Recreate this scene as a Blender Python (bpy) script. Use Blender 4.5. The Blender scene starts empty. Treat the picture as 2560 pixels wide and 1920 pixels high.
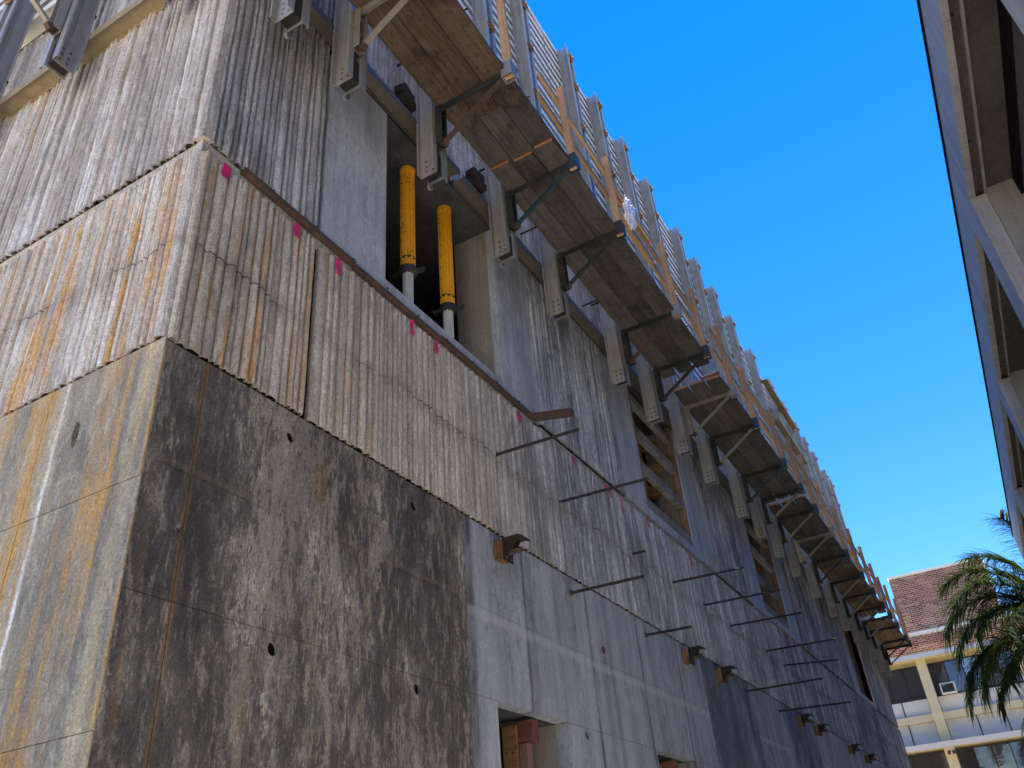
import bpy, bmesh, math, random
from mathutils import Vector, Matrix
from mathutils import noise as mnoise
C = bpy.context.scene.collection
sc = bpy.context.scene
rad = math.radians

# ------------------------------------------------------------------ camera
RX = Vector((0.8622941, 0.50067072, -0.07321204))      # right
RD = Vector((-0.32608555, 0.43949749, -0.83669755))    # down
RF = Vector((-0.38673692, 0.74576853, 0.54224123))     # forward
CAMP = Vector((3.42569, -2.42995, -4.52742))           # z is measured from the ledge; ground is at GZ
GZ = -6.13
cd = bpy.data.cameras.new('camera'); cam = bpy.data.objects.new('camera', cd); C.objects.link(cam)
M = Matrix.Identity(4)
for r in range(3):
    M[r][0] = RX[r]; M[r][1] = -RD[r]; M[r][2] = -RF[r]; M[r][3] = CAMP[r]
cam.matrix_world = M
cd.sensor_width = 36.0; cd.sensor_fit = 'HORIZONTAL'; cd.lens = 2088.33/2560*36
cd.clip_start = .05; cd.clip_end = 3000
sc.camera = cam

# ------------------------------------------------------------------ sky, sun, exposure
SUN_EL, SUN_AZ = 76.0, -1.0          # azimuth from +Y towards +X (degrees)
w = bpy.data.worlds.new('World'); sc.world = w; w.use_nodes = True
nt = w.node_tree; bg = nt.nodes['Background']
sky = nt.nodes.new('ShaderNodeTexSky'); sky.sky_type = 'NISHITA'; sky.sun_disc = False
sky.sun_elevation = rad(SUN_EL); sky.sun_rotation = rad(SUN_AZ)
sky.air_density = 1.0; sky.dust_density = 0.0; sky.ozone_density = 2.0; sky.altitude = 100
hs = nt.nodes.new('ShaderNodeHueSaturation'); hs.inputs['Saturation'].default_value = 1.42; hs.inputs['Hue'].default_value = 0.513
nt.links.new(sky.outputs[0], hs.inputs['Color']); nt.links.new(hs.outputs[0], bg.inputs[0])
bg.inputs[1].default_value = 0.083
sl = bpy.data.lights.new('sun', 'SUN'); sl.energy = 5.0; sl.angle = rad(.53); sl.color = (1.0, .95, .87)
so = bpy.data.objects.new('sun', sl); C.objects.link(so)
sd = Vector((math.sin(rad(SUN_AZ))*math.cos(rad(SUN_EL)), math.cos(rad(SUN_AZ))*math.cos(rad(SUN_EL)), math.sin(rad(SUN_EL))))
so.rotation_euler = (-sd).to_track_quat('-Z', 'Y').to_euler(); so.location = (0, 15, 40)
sc.view_settings.view_transform = 'Standard'; sc.view_settings.look = 'None'
sc.view_settings.gamma = 1.0; sc.view_settings.use_curve_mapping = False
sc.view_settings.exposure = 2.05

# ------------------------------------------------------------------ helpers
class MB:
    def __init__(s): s.v = []; s.f = []
    def add(s, vs, fs):
        n = len(s.v); s.v += [tuple(p) for p in vs]; s.f += [tuple(i+n for i in f) for f in fs]; return s
    def box(s, x0, x1, y0, y1, z0, z1):
        return s.add([(x0,y0,z0),(x1,y0,z0),(x1,y1,z0),(x0,y1,z0),(x0,y0,z1),(x1,y0,z1),(x1,y1,z1),(x0,y1,z1)],
                     [(0,3,2,1),(4,5,6,7),(0,1,5,4),(1,2,6,5),(2,3,7,6),(3,0,4,7)])
    def bar(s, p0, p1, wd, ht, up=(0,0,1)):
        p0 = Vector(p0); p1 = Vector(p1); d = (p1-p0).normalized(); u = Vector(up)
        a = d.cross(u).normalized(); b = a.cross(d).normalized(); vs = []
        for p in (p0, p1):
            for sa, sb in ((-1,-1),(1,-1),(1,1),(-1,1)): vs.append(p + a*sa*wd/2 + b*sb*ht/2)
        return s.add(vs, [(0,1,2,3),(7,6,5,4),(0,4,5,1),(1,5,6,2),(2,6,7,3),(3,7,4,0)])
    def cbox(s, x0, x1, y0, y1, z0, z1, c=.004):
        # box with chamfered long edges running along its longest axis
        d = (x1-x0, y1-y0, z1-z0); k = d.index(max(d)); o = [(x0,x1),(y0,y1),(z0,z1)]
        a, b = [i for i in range(3) if i != k]
        (a0,a1),(b0,b1),(k0,k1) = o[a], o[b], o[k]
        ring = [(a0+c,b0),(a1-c,b0),(a1,b0+c),(a1,b1-c),(a1-c,b1),(a0+c,b1),(a0,b1-c),(a0,b0+c)]
        vs = []
        for kk in (k0, k1):
            for (p, q) in ring:
                t = [0,0,0]; t[a] = p; t[b] = q; t[k] = kk; vs.append(tuple(t))
        fs = [tuple(range(8)), tuple(range(15,7,-1))] + [(i, i+8, (i+1)%8+8, (i+1)%8) for i in range(8)]
        return s.add(vs, fs)
    def tube(s, p0, p1, r0, r1=None, n=10, cap=True):
        r1 = r0 if r1 is None else r1
        p0 = Vector(p0); p1 = Vector(p1); d = (p1-p0).normalized()
        a = d.orthogonal().normalized(); b = d.cross(a); vs = []
        for p, r in ((p0, r0), (p1, r1)):
            for i in range(n):
                t = 2*math.pi*i/n; vs.append(p + a*math.cos(t)*r + b*math.sin(t)*r)
        fs = [(i, (i+1)%n, (i+1)%n+n, i+n) for i in range(n)]
        if cap: fs += [tuple(range(n-1,-1,-1)), tuple(range(n, 2*n))]
        return s.add(vs, fs)
    def extrude(s, poly, axis, a0, a1):
        # poly: 2D points in the two other axes (in axis order), extruded along axis
        n = len(poly); vs = []
        oth = [i for i in range(3) if i != axis]
        for aa in (a0, a1):
            for (p, q) in poly:
                t = [0,0,0]; t[oth[0]] = p; t[oth[1]] = q; t[axis] = aa; vs.append(tuple(t))
        fs = [tuple(range(n)), tuple(range(2*n-1, n-1, -1))] + [(i, i+n, (i+1)%n+n, (i+1)%n) for i in range(n)]
        return s.add(vs, fs)
    def mesh(s, name):
        m = bpy.data.meshes.new(name); m.from_pydata(s.v, [], s.f)
        bm = bmesh.new(); bm.from_mesh(m); bmesh.ops.recalc_face_normals(bm, faces=bm.faces); bm.to_mesh(m); bm.free()
        return m
    def build(s, name, mat, parent=None, smooth=False):
        m = s.mesh(name); m.materials.append(mat)
        if smooth: m.shade_smooth()
        return link(name, m, parent)
def link(name, m, parent=None, loc=None):
    o = bpy.data.objects.new(name, m); C.objects.link(o)
    if parent is not None: o.parent = parent
    if loc is not None: o.location = loc
    return o
def tag(o, label, cat, group=None):
    o['label'] = label; o['category'] = cat
    if group: o['group'] = group
    return o
def thing(name, label, cat, loc=(0,0,0), group=None, rot=None):
    o = bpy.data.objects.new(name, None); C.objects.link(o); o.location = loc
    o.empty_display_size = .2
    if rot is not None: o.rotation_euler = rot
    return tag(o, label, cat, group)
def copy_tree(o, parent=None):
    c = o.copy(); C.objects.link(c); c.parent = parent
    for ch in list(o.children): copy_tree(ch, c)
    return c
def plate(name, outer, holes, th, axis, base, mat, parent=None):
    """flat plate with real holes; outer/holes in the two remaining axes, thickness th along axis from base"""
    bm = bmesh.new(); es = []; oth = [i for i in range(3) if i != axis]
    def loop(pts):
        vs = []
        for (p, q) in pts:
            t = [0,0,0]; t[oth[0]] = p; t[oth[1]] = q; t[axis] = base; vs.append(bm.verts.new(t))
        for i in range(len(vs)): es.append(bm.edges.new((vs[i], vs[(i+1)%len(vs)])))
    loop(outer)
    for (hx, hy, hr, n) in holes: loop([(hx+hr*math.cos(2*math.pi*i/n), hy+hr*math.sin(2*math.pi*i/n)) for i in range(n)])
    bmesh.ops.triangle_fill(bm, use_beauty=True, edges=es)
    r = bmesh.ops.extrude_face_region(bm, geom=list(bm.faces))
    vv = [g for g in r['geom'] if isinstance(g, bmesh.types.BMVert)]
    t = [0,0,0]; t[axis] = th; bmesh.ops.translate(bm, vec=t, verts=vv)
    bmesh.ops.recalc_face_normals(bm, faces=bm.faces)
    m = bpy.data.meshes.new(name); bm.to_mesh(m); bm.free()
    if mat: m.materials.append(mat)
    return link(name, m, parent) if parent is not False else m

# ------------------------------------------------------------------ materials
class NT:
    def __init__(s, name, rough=.8, metal=0.0, spec=.3):
        s.m = bpy.data.materials.new(name); s.m.use_nodes = True; s.t = s.m.node_tree
        s.b = s.t.nodes['Principled BSDF']; s.b.inputs['Roughness'].default_value = rough
        s.b.inputs['Metallic'].default_value = metal; s.b.inputs['Specular IOR Level'].default_value = spec
        s.g = s.t.nodes.new('ShaderNodeNewGeometry'); s.tc = s.t.nodes.new('ShaderNodeTexCoord')
        s.pos = s.g.outputs['Position']; s.obj = s.tc.outputs['Object']
    def L(s, a, b): s.t.links.new(a, b)
    def val(s, sock, v):
        if hasattr(v, 'is_output') or isinstance(v, bpy.types.NodeSocket): s.L(v, sock)
        else: sock.default_value = v
    def mp(s, vec, sc=(1,1,1), loc=(0,0,0), rot=(0,0,0)):
        n = s.t.nodes.new('ShaderNodeMapping'); s.L(vec, n.inputs[0]); n.inputs[1].default_value = loc
        n.inputs[2].default_value = rot; n.inputs[3].default_value = sc; return n.outputs[0]
    def noise(s, vec, scale=1, detail=4, rough=.55, dist=0.0):
        n = s.t.nodes.new('ShaderNodeTexNoise'); s.L(vec, n.inputs['Vector'])
        n.inputs['Scale'].default_value = scale; n.inputs['Detail'].default_value = detail
        n.inputs['Roughness'].default_value = rough; n.inputs['Distortion'].default_value = dist
        return n.outputs['Fac']
    def voro(s, vec, scale, feat='F1'):
        n = s.t.nodes.new('ShaderNodeTexVoronoi'); n.feature = feat; s.L(vec, n.inputs['Vector']); n.inputs['Scale'].default_value = scale
        return n.outputs['Distance']
    def ramp(s, fac, stops):
        n = s.t.nodes.new('ShaderNodeValToRGB'); s.L(fac, n.inputs[0]); e = n.color_ramp.elements
        while len(e) < len(stops): e.new(.5)
        for k, (p, c) in enumerate(stops):
            e[k].position = p; e[k].color = (c, c, c, 1) if isinstance(c, (int, float)) else (*c, 1)
        return n.outputs[0]
    def mix(s, fac, a, b, mode='MIX'):
        n = s.t.nodes.new('ShaderNodeMix'); n.data_type = 'RGBA'; n.blend_type = mode
        s.val(n.inputs[0], fac)
        for sk, v in ((n.inputs[6], a), (n.inputs[7], b)):
            if isinstance(v, tuple): sk.default_value = (*v, 1)
            elif isinstance(v, (int, float)): sk.default_value = (v, v, v, 1)
            else: s.L(v, sk)
        return n.outputs[2]
    def math(s, op, a, b=0.0, c=0.0):
        n = s.t.nodes.new('ShaderNodeMath'); n.operation = op
        s.val(n.inputs[0], a); s.val(n.inputs[1], b); s.val(n.inputs[2], c); return n.outputs[0]
    def xyz(s, vec):
        n = s.t.nodes.new('ShaderNodeSeparateXYZ'); s.L(vec, n.inputs[0]); return n.outputs
    def color(s, c):
        if isinstance(c, tuple): s.b.inputs['Base Color'].default_value = (*c, 1)
        else: s.L(c, s.b.inputs['Base Color'])
    def bump(s, h, strength=.3, dist=.01):
        n = s.t.nodes.new('ShaderNodeBump'); n.inputs['Strength'].default_value = strength; n.inputs['Distance'].default_value = dist
        s.L(h, n.inputs['Height'])
        if s.b.inputs['Normal'].links: s.L(s.b.inputs['Normal'].links[0].from_socket, n.inputs['Normal'])
        s.L(n.outputs[0], s.b.inputs['Normal'])
    def band(s, v, c, half, soft):
        # 1 inside |v-c|<half
        d = s.math('ABSOLUTE', s.math('SUBTRACT', v, c))
        n = s.t.nodes.new('ShaderNodeMapRange'); s.L(d, n.inputs[0])
        n.inputs[1].default_value = half; n.inputs[2].default_value = half+soft; n.inputs[3].default_value = 1; n.inputs[4].default_value = 0
        return n.outputs[0]
    def step(s, v, a, b):
        n = s.t.nodes.new('ShaderNodeMapRange'); s.L(v, n.inputs[0]); n.interpolation_type = 'SMOOTHSTEP'
        n.inputs[1].default_value = a; n.inputs[2].default_value = b; return n.outputs[0]

def concrete(name, c1, c2, dark=(.045,.038,.034), dark_amt=.8, dark_thr=.5, rust=(.36,.16,.03), rust_amt=.0, rust_thr=.58,
             pale=(.5,.47,.42), pale_amt=.4, streak=.5, seed=0.0, ribbed=False, pits=.6, rust_y=None, crack=False, seams=(), bumps=.5, blend=None, grain=1.0):
    n = NT(name, .88, spec=.25); p = n.mp(n.pos, loc=(seed, seed*1.7, seed*.6))
    col = n.mix(n.ramp(n.noise(p, .9, 5, .6), [(.32, 0.0), (.68, 1.0)]), c1, c2)
    if blend:
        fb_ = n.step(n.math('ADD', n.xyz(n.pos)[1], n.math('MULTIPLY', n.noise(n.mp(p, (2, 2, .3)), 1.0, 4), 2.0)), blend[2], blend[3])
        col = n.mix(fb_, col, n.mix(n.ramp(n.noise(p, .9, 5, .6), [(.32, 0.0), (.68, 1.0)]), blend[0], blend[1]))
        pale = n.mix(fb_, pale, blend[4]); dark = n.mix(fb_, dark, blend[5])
    flake = n.noise(n.mp(p, (18, 18, 5.6)), 1.0, 10, .76, .3)           # short ragged vertical flakes
    flake2 = n.noise(n.mp(p, (55, 55, 20)), 1.0, 6, .7)
    # soft vertical runs
    s1 = n.ramp(n.math('ADD', n.math('MULTIPLY', n.noise(n.mp(p, (15, 15, .34) if ribbed else (6, 6, .32)), 1.0, 6, .6), .8), n.math('MULTIPLY', flake, .2)), [(.42, 0.0), (.60, 1.0)])
    col = n.mix(n.math('MULTIPLY', s1, streak), col, tuple(x*.45 for x in c1))
    # lime bloom with ragged edges
    pl = n.math('ADD', n.math('MULTIPLY', n.noise(n.mp(p, (2.2, 2.2, 1.0)), 1.2, 5, .6), .5), n.math('MULTIPLY', flake, .5))
    plm = n.ramp(pl, [(.505, 0.0), (.54, 1.0)])
    col = n.mix(n.math('MULTIPLY', plm, pale_amt), col, pale)
    if ribbed:
        ws = n.ramp(n.noise(n.mp(p, (17, 17, .40), loc=(3, 7, 1)), 1.0, 5, .6), [(.53, 0.0), (.64, 1.0)])
        col = n.mix(n.math('MULTIPLY', ws, .8), col, pale)
    # dark algae / dirt: broad areas broken up into flakes
    area = n.noise(n.mp(p, (1.5, 1.5, .55)), 1.0, 4, .55)
    bl = n.math('ADD', n.math('MULTIPLY', area, .30), n.math('ADD', n.math('MULTIPLY', flake, .46), n.math('MULTIPLY', flake2, .24)))
    blm = n.ramp(bl, [(dark_thr, 0.0), (dark_thr+.022, .72), (dark_thr+.09, 1.0)])
    col = n.mix(n.math('MULTIPLY', blm, dark_amt), col, dark)
    if rust_amt > 0:
        r = n.ramp(n.noise(n.mp(p, (11, 11, .30) if ribbed else (3.4, 3.4, .16)), 1.3, 5, .6), [(rust_thr, 0.0), (rust_thr+.10, 1.0)])
        rb = n.ramp(n.math('ADD', n.math('MULTIPLY', n.noise(n.mp(p, (5, 5, .9)), 1.0, 5, .65), .5), n.math('MULTIPLY', flake, .5)), [(.42, .0), (.56, 1.0)])
        r = n.math('MULTIPLY', r, rb)
        if rust_y is not None:
            v = n.xyz(n.pos)[1]; r = n.math('MULTIPLY', r, n.math('SUBTRACT', 1.0, n.step(v, rust_y[0], rust_y[1])))
        col = n.mix(n.math('MULTIPLY', r, rust_amt), col, rust)
    for (axis, c, half, sc_, amt) in seams:      # stains running down below form joints and tie holes
        v = n.xyz(n.pos)[axis]
        wob = n.math('ADD', v, n.math('MULTIPLY', n.math('SUBTRACT', n.noise(n.mp(p, (0, 0, 3.0) if axis != 2 else (2, 2, 0)), 1.0, 4), .5), .05))
        mk = n.math('MULTIPLY', n.band(wob, c, half*.3, half), n.ramp(n.noise(n.mp(p, (6, 6, 2.2)), 1.0, 6, .65), [(.32, .15), (.62, 1.0)]))
        col = n.mix(n.math('MULTIPLY', mk, amt), col, sc_)
    g = n.noise(n.pos, 90, 3, .7)
    col = n.mix(1.0, col, n.ramp(g, [(.28, 1-.38*grain), (.72, 1+.34*grain)]), 'MULTIPLY'); col = n.mix(1.0, col, n.ramp(flake2, [(.3, 1-.36*grain), (.7, 1+.34*grain)]), 'MULTIPLY')
    vd = n.voro(n.pos, 16); pm = n.ramp(vd, [(.045, 1.0), (.085, 0.0)])
    pm = n.math('MULTIPLY', pm, n.ramp(n.noise(n.pos, 1.7, 2), [(.45, 0.0), (.6, 1.0)]))
    col = n.mix(n.math('MULTIPLY', pm, pits), col, (.03, .028, .026))
    if crack:
        o = n.xyz(n.pos)
        zc = n.math('ADD', o[2], n.math('MULTIPLY', n.math('SUBTRACT', n.noise(n.mp(n.pos, (1.1, 1.1, 0), loc=(4, 0, 0)), 1.0, 2), .5), .30))
        zc2 = n.math('ADD', zc, n.math('MULTIPLY', n.math('SUBTRACT', n.noise(n.mp(n.pos, (9, 9, 0)), 1.0, 5, .7), .5), .12))
        ck = n.math('MULTIPLY', n.band(zc2, -.84, .003, .006), n.ramp(n.noise(n.mp(n.pos, (1.4, 1.4, 1.4)), 1.0, 3), [(.42, .0), (.6, 1.0)]))
        bnd = n.band(zc2, -.86, .02, .12)
        bnd = n.math('MULTIPLY', bnd, n.ramp(n.noise(n.mp(n.pos, (8, 8, 5)), 1.0, 6, .7), [(.4, 0.0), (.6, 1.0)]))
        col = n.mix(n.math('MULTIPLY', bnd, .65), col, tuple(x*.45 for x in c1))
        col = n.mix(n.math('MULTIPLY', ck, .9), col, (.04, .04, .045))
    n.color(col)
    h = n.math('ADD', n.math('MULTIPLY', n.noise(n.pos, 45, 6, .7), .5), n.math('MULTIPLY', n.noise(n.mp(n.pos, (1, 1, .6)), 9, 5, .6), .6))
    h = n.math('SUBTRACT', h, n.math('MULTIPLY', pm, .5))
    n.bump(h, bumps, .012)
    return n.m

RUST = (.30, .125, .022)
M_low_near = concrete('weathered_dark_concrete', (.235,.197,.155), (.31,.262,.205), dark=(.044,.039,.037), dark_amt=.95, dark_thr=.478, rust_amt=.35, rust_thr=.60,
    pale=(.56,.48,.385), pale_amt=.85, streak=.5, seams=((1,.29,.018,(.24,.115,.03),.75),(1,1.33,.022,(.22,.14,.06),.5),(1,2.78,.03,(.12,.08,.045),.5),(2,-2.33,.02,(.30,.20,.10),.25)), bumps=.6)
M_low_mid = concrete('pale_new_concrete', (.32,.325,.345), (.385,.385,.40), dark=(.09,.092,.10), dark_amt=.6, dark_thr=.525, pale=(.48,.485,.50), pale_amt=.4, streak=.55, seed=7,
    seams=((1,3.1,.07,(.06,.055,.055),.9),(1,4.02,.03,(.08,.075,.07),.85),(1,5.35,.03,(.08,.078,.08),.8),(1,6.7,.03,(.08,.078,.08),.8),(1,8.0,.03,(.08,.078,.08),.8),(2,-2.42,.045,(.50,.49,.45),.6)), grain=.45, bumps=.35)
M_low_far = concrete('grey_stained_concrete', (.20,.21,.23), (.28,.285,.30), dark=(.07,.074,.084), dark_amt=.8, dark_thr=.49, pale=(.40,.41,.44), pale_amt=.5, streak=.6, seed=13, bumps=.4)
M_low_left = concrete('sallow_stained_concrete', (.34,.30,.235), (.42,.375,.28), dark=(.13,.118,.105), dark_amt=.8, dark_thr=.505, rust=(.52,.29,.07), rust_amt=.9, rust_thr=.475,
    pale=(.62,.515,.32), pale_amt=.75, streak=.5, seed=3, seams=((0,-.80,.018,(.80,.79,.77),.95),(0,-.95,.045,(.50,.30,.09),.7),(0,-.10,.06,(.56,.46,.26),.4),(0,-1.35,.045,(.45,.24,.06),.8)), bumps=.55)
M_rib_near = concrete('tan_fluted_concrete', (.43,.365,.29), (.52,.44,.345), dark=(.15,.125,.105), dark_amt=.65, dark_thr=.52, rust=(.52,.26,.06), rust_amt=.9, rust_thr=.49,
    pale=(.66,.58,.48), pale_amt=.45, streak=.55, seed=5, crack=True, rust_y=(.5, 2.4), ribbed=True, bumps=.8, blend=((.28,.285,.30), (.385,.385,.395), 3.6, 6.6, (.58,.58,.60), (.08,.083,.095)))  # blend runs along the wall into the skylight blue of the far panels
M_rib_left = concrete('orange_streaked_fluted_concrete', (.47,.42,.365), (.56,.50,.42), dark=(.22,.19,.17), dark_amt=.5, dark_thr=.53, rust=(.54,.29,.075), rust_amt=.9, rust_thr=.485,
    pale=(.72,.69,.64), pale_amt=.5, streak=.5, seed=9, crack=True, ribbed=True, bumps=.8)
M_rib_upper = concrete('grey_fluted_concrete', (.33,.305,.285), (.42,.385,.35), dark=(.115,.105,.10), dark_amt=.7, dark_thr=.505, rust_amt=.35, rust_thr=.6,
    pale=(.54,.51,.475), pale_amt=.45, streak=.6, seed=11, ribbed=True, bumps=.8)
M_rib_upleft = concrete('pale_fluted_concrete', (.43,.39,.345), (.54,.49,.43), dark=(.20,.165,.14), dark_amt=.65, dark_thr=.51, rust=(.50,.32,.17), rust_amt=.5, rust_thr=.55,
    pale=(.72,.70,.675), pale_amt=.5, streak=.5, seed=15, ribbed=True, bumps=.8)
M_rib_far = concrete('skylit_fluted_concrete', (.28,.285,.30), (.385,.385,.395), dark=(.08,.083,.095), dark_amt=.75, dark_thr=.50, pale=(.58,.58,.60), pale_amt=.5, streak=.75, seed=17, crack=True, ribbed=True, bumps=.7)  # blue of the open sky is put into the concrete colour
M_smooth = concrete('smooth_form_concrete', (.37,.385,.41), (.47,.48,.495), dark=(.16,.162,.17), dark_amt=.55, dark_thr=.53, pale=(.60,.61,.63), pale_amt=.45, streak=.4, seed=21, grain=.45, bumps=.25, pits=.8)  # cool tone takes the blue skylight into the base colour
M_jamb = concrete('raw_jamb_concrete', (.27,.235,.19), (.33,.29,.235), dark=(.12,.10,.085), dark_amt=.45, dark_thr=.54, pale=(.42,.375,.31), pale_amt=.35, streak=.3, seed=25, grain=.45, bumps=.25)
M_dark = concrete('shaded_inner_concrete', (.06,.058,.056), (.08,.077,.075), dark_amt=.2, dark_thr=.6, pale_amt=.0, seed=29, bumps=.2)  # darkened so the shade of rooms and recesses is in the colour
M_ledge = concrete('ledge_concrete', (.46,.43,.385), (.55,.51,.45), dark=(.2,.17,.14), dark_amt=.5, dark_thr=.53, seed=31, pale_amt=.4)

def metal(name, c, rough=.42, metallic=.85, var=.35, stain=(.22,.17,.11), st=.3):
    n = NT(name, rough, metallic, .5)
    a = n.noise(n.mp(n.pos, (14, 14, 1.2)), 1.0, 6, .65); b = n.noise(n.pos, 3.5, 5, .6)
    col = n.mix(n.ramp(a, [(.3, 0.0), (.7, 1.0)]), tuple(x*(1-var) for x in c), c)
    col = n.mix(n.math('MULTIPLY', n.ramp(b, [(.48, 0.0), (.66, 1.0)]), st), col, stain)
    col = n.mix(n.ramp(n.noise(n.pos, 40, 4, .7), [(.6, 0.0), (.72, .5)]), col, tuple(x*.45 for x in c))
    n.color(col); n.L(n.ramp(b, [(.3, rough-.1), (.7, rough+.2)]), n.b.inputs['Roughness'])
    n.bump(n.noise(n.pos, 30, 4), .12, .004); return n.m
M_alu = metal('weathered_aluminium', (.47,.44,.40), .5, .4, .35, (.30,.22,.13), .45)
M_alu_b = metal('dull_grey_aluminium', (.36,.355,.345), .55, .4, .35)
M_slat = metal('pale_aluminium', (.78,.765,.71), .5, .12, .2, st=.12)
M_waler = metal('brown_grey_aluminium', (.165,.137,.105), .55, .3, .35); M_waler_lit = metal('bounce_lit_aluminium', (.42,.335,.20), .55, .3, .3)  # second one: same waler metal with warm ground bounce put into its colour
M_steel_dk = metal('dark_rusty_steel', (.030,.025,.023), .75, .2, .4, (.06,.028,.016), .5)
M_rusty = metal('rusty_steel', (.10,.062,.045), .85, .1, .5, (.19,.085,.04), .6)
M_green = metal('dark_green_painted_steel', (.026,.036,.036), .55, .1, .35, (.085,.05,.03), .45)
M_teal = metal('teal_painted_steel', (.018,.055,.07), .45, .05, .3, (.09,.06,.04), .3)
M_galv = metal('galvanised_steel', (.34,.31,.26), .55, .4, .3, (.24,.16,.08), .5)
M_clamp = metal('rust_orange_clamp', (.36,.17,.07), .6, .2, .4, (.2,.08,.03), .5)
M_black = metal('black_cast_collar', (.035,.038,.045), .5, .2, .3)

def wood(name, c1, c2, axis=1, dark=.6, ring=.5, thr=.5):
    n = NT(name, .8, 0, .25); s = [22, 22, 22]; s[axis] = 1.1
    inf = n.t.nodes.new('ShaderNodeObjectInfo'); r = inf.outputs['Random']
    cmb = n.t.nodes.new('ShaderNodeCombineXYZ'); k = n.math('MULTIPLY', r, 37.0)
    for i in range(3): n.L(k, cmb.inputs[i])
    va = n.t.nodes.new('ShaderNodeVectorMath'); n.L(n.pos, va.inputs[0]); n.L(cmb.outputs[0], va.inputs[1]); P = va.outputs[0]
    g = n.noise(n.mp(P, tuple(s)), 1.0, 7, .6, .6)
    col = n.mix(n.ramp(g, [(.3, 0.0), (.7, 1.0)]), c1, c2)
    s2 = [7, 7, 7]; s2[axis] = 1.3
    wv = n.noise(n.mp(P, tuple(s2)), 1.0, 3, .5, 1.5); wr = n.math('FRACT', n.math('MULTIPLY', wv, 9.0))
    col = n.mix(n.math('MULTIPLY', n.ramp(wr, [(.0, 1.0), (.16, 0.0), (.84, 0.0), (1.0, 1.0)]), ring), col, tuple(x*.35 for x in c1))
    st = n.noise(P, 1.6, 9, .7); col = n.mix(n.math('MULTIPLY', n.ramp(st, [(thr, 0.0), (thr+.12, 1.0)]), dark), col, tuple(x*.35 for x in c1))
    col = n.mix(1.0, col, n.ramp(r, [(0.0, .72), (1.0, 1.18)]), 'MULTIPLY')
    n.color(col); n.bump(g, .35, .006); return n.m
M_plank = wood('weathered_plywood_plank', (.070,.046,.031), (.145,.095,.062), 1, .75, .6)
M_plank_g = wood('grey_brown_plank', (.075,.062,.052), (.135,.112,.092), 1, .6, .5)
M_plank_o = wood('fresh_bounce_lit_plank', (.14,.088,.045), (.27,.175,.085), 1, .6, .5, .5)  # fresh boards, with orange ground bounce added to their colour
M_plank_end = wood('orange_plank_end', (.42,.18,.075), (.52,.26,.11), 0, .3, .3, .6)
M_post = wood('tan_lumber_vertical', (.40,.225,.115), (.56,.35,.195), 2, .25, .35, .62)
M_rail = wood('tan_lumber_rail', (.46,.27,.13), (.62,.40,.21), 1, .25, .35, .62)
M_board = wood('grey_weathered_board', (.17,.15,.13), (.30,.265,.23), 1, .6, .3)
M_board_v = wood('brown_weathered_board', (.19,.105,.065), (.29,.175,.11), 2, .5, .3)
M_crib = wood('orange_cribbing_wood', (.22,.11,.045), (.34,.18,.075), 0, .4, .4, .58)
M_ply = wood('form_plywood', (.10,.06,.035), (.16,.10,.06), 1, .4, .3, .6); M_litbeam = wood('yellow_lit_beam', (.30,.24,.14), (.42,.34,.20), 1, .4, .3, .6)
M_block = wood('laminated_plywood_block', (.17,.08,.03), (.30,.155,.055), 2, .4, .9, .55)
M_dunn = wood('dark_dunnage_wood', (.035,.024,.02), (.07,.045,.035), 1, .5, .4)
M_redwood = wood('red_stained_timber', (.15,.055,.04), (.25,.10,.07), 0, .4, .4)

def plain(name, c, rough=.6, metal_=0.0, var=.2, scale=6.0, spec=.3):
    n = NT(name, rough, metal_, spec); a = n.noise(n.pos, scale, 6, .65)
    n.color(n.mix(n.ramp(a, [(.3, 0.0), (.7, 1.0)]), tuple(x*(1-var) for x in c), c)); return n.m
def yellow_paint():
    n = NT('yellow_prop_paint', .42, 0, .5); a = n.noise(n.pos, 12, 8, .7); b = n.noise(n.mp(n.pos, (30, 30, 2)), 1.0, 5, .6)
    col = n.mix(n.ramp(b, [(.3, 0.0), (.7, 1.0)]), (.80,.36,.012), (.95,.47,.02))
    col = n.mix(n.ramp(a, [(.60, 0.0), (.65, 1.0)]), col, (.10,.06,.03))
    sp = n.noise(n.mp(n.pos, (9, 9, 5)), 1.0, 8, .75); col = n.mix(n.ramp(sp, [(.64, 0.0), (.67, .6)]), col, (.42,.37,.30)); n.color(col)
    n.bump(a, .25, .004); return n.m
M_yellow = yellow_paint()
M_slotshade = plain('black_slot_shade', (.012,.011,.010), .9, spec=.05); M_pink = plain('pink_flagging_tape', (.62,.025,.13), .5, var=.25)  # first one: black for the shade in joint slots and tie holes
M_palepink = plain('pale_pink_tape', (.62,.45,.70), .5, var=.2)
M_red = plain('red_marking_paint', (.22,.035,.04), .7)
M_ext = concrete('grey_precast', (.39,.37,.335), (.45,.425,.385), dark=(.23,.21,.19), dark_amt=.4, dark_thr=.53, pale=(.50,.50,.49), pale_amt=.3, streak=.3, seed=51, grain=.45, bumps=.15, pits=.3)
M_ext_tan = concrete('tan_precast', (.30,.275,.245), (.36,.33,.295), dark=(.17,.155,.14), dark_amt=.4, dark_thr=.53, pale=(.42,.39,.35), pale_amt=.3, streak=.35, seed=53, grain=.45, bumps=.15, pits=.3)
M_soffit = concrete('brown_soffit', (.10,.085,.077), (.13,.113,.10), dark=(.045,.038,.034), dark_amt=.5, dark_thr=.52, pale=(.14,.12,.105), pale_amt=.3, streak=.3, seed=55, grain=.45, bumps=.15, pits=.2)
M_flash = plain('dark_roof_flashing', (.016,.012,.013), .9, spec=.05)
M_cream = plain('cream_render', (.80,.67,.40), .8, var=.08, scale=4)
M_white = plain('white_trim', (.78,.76,.70), .7, var=.08, scale=4)
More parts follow.
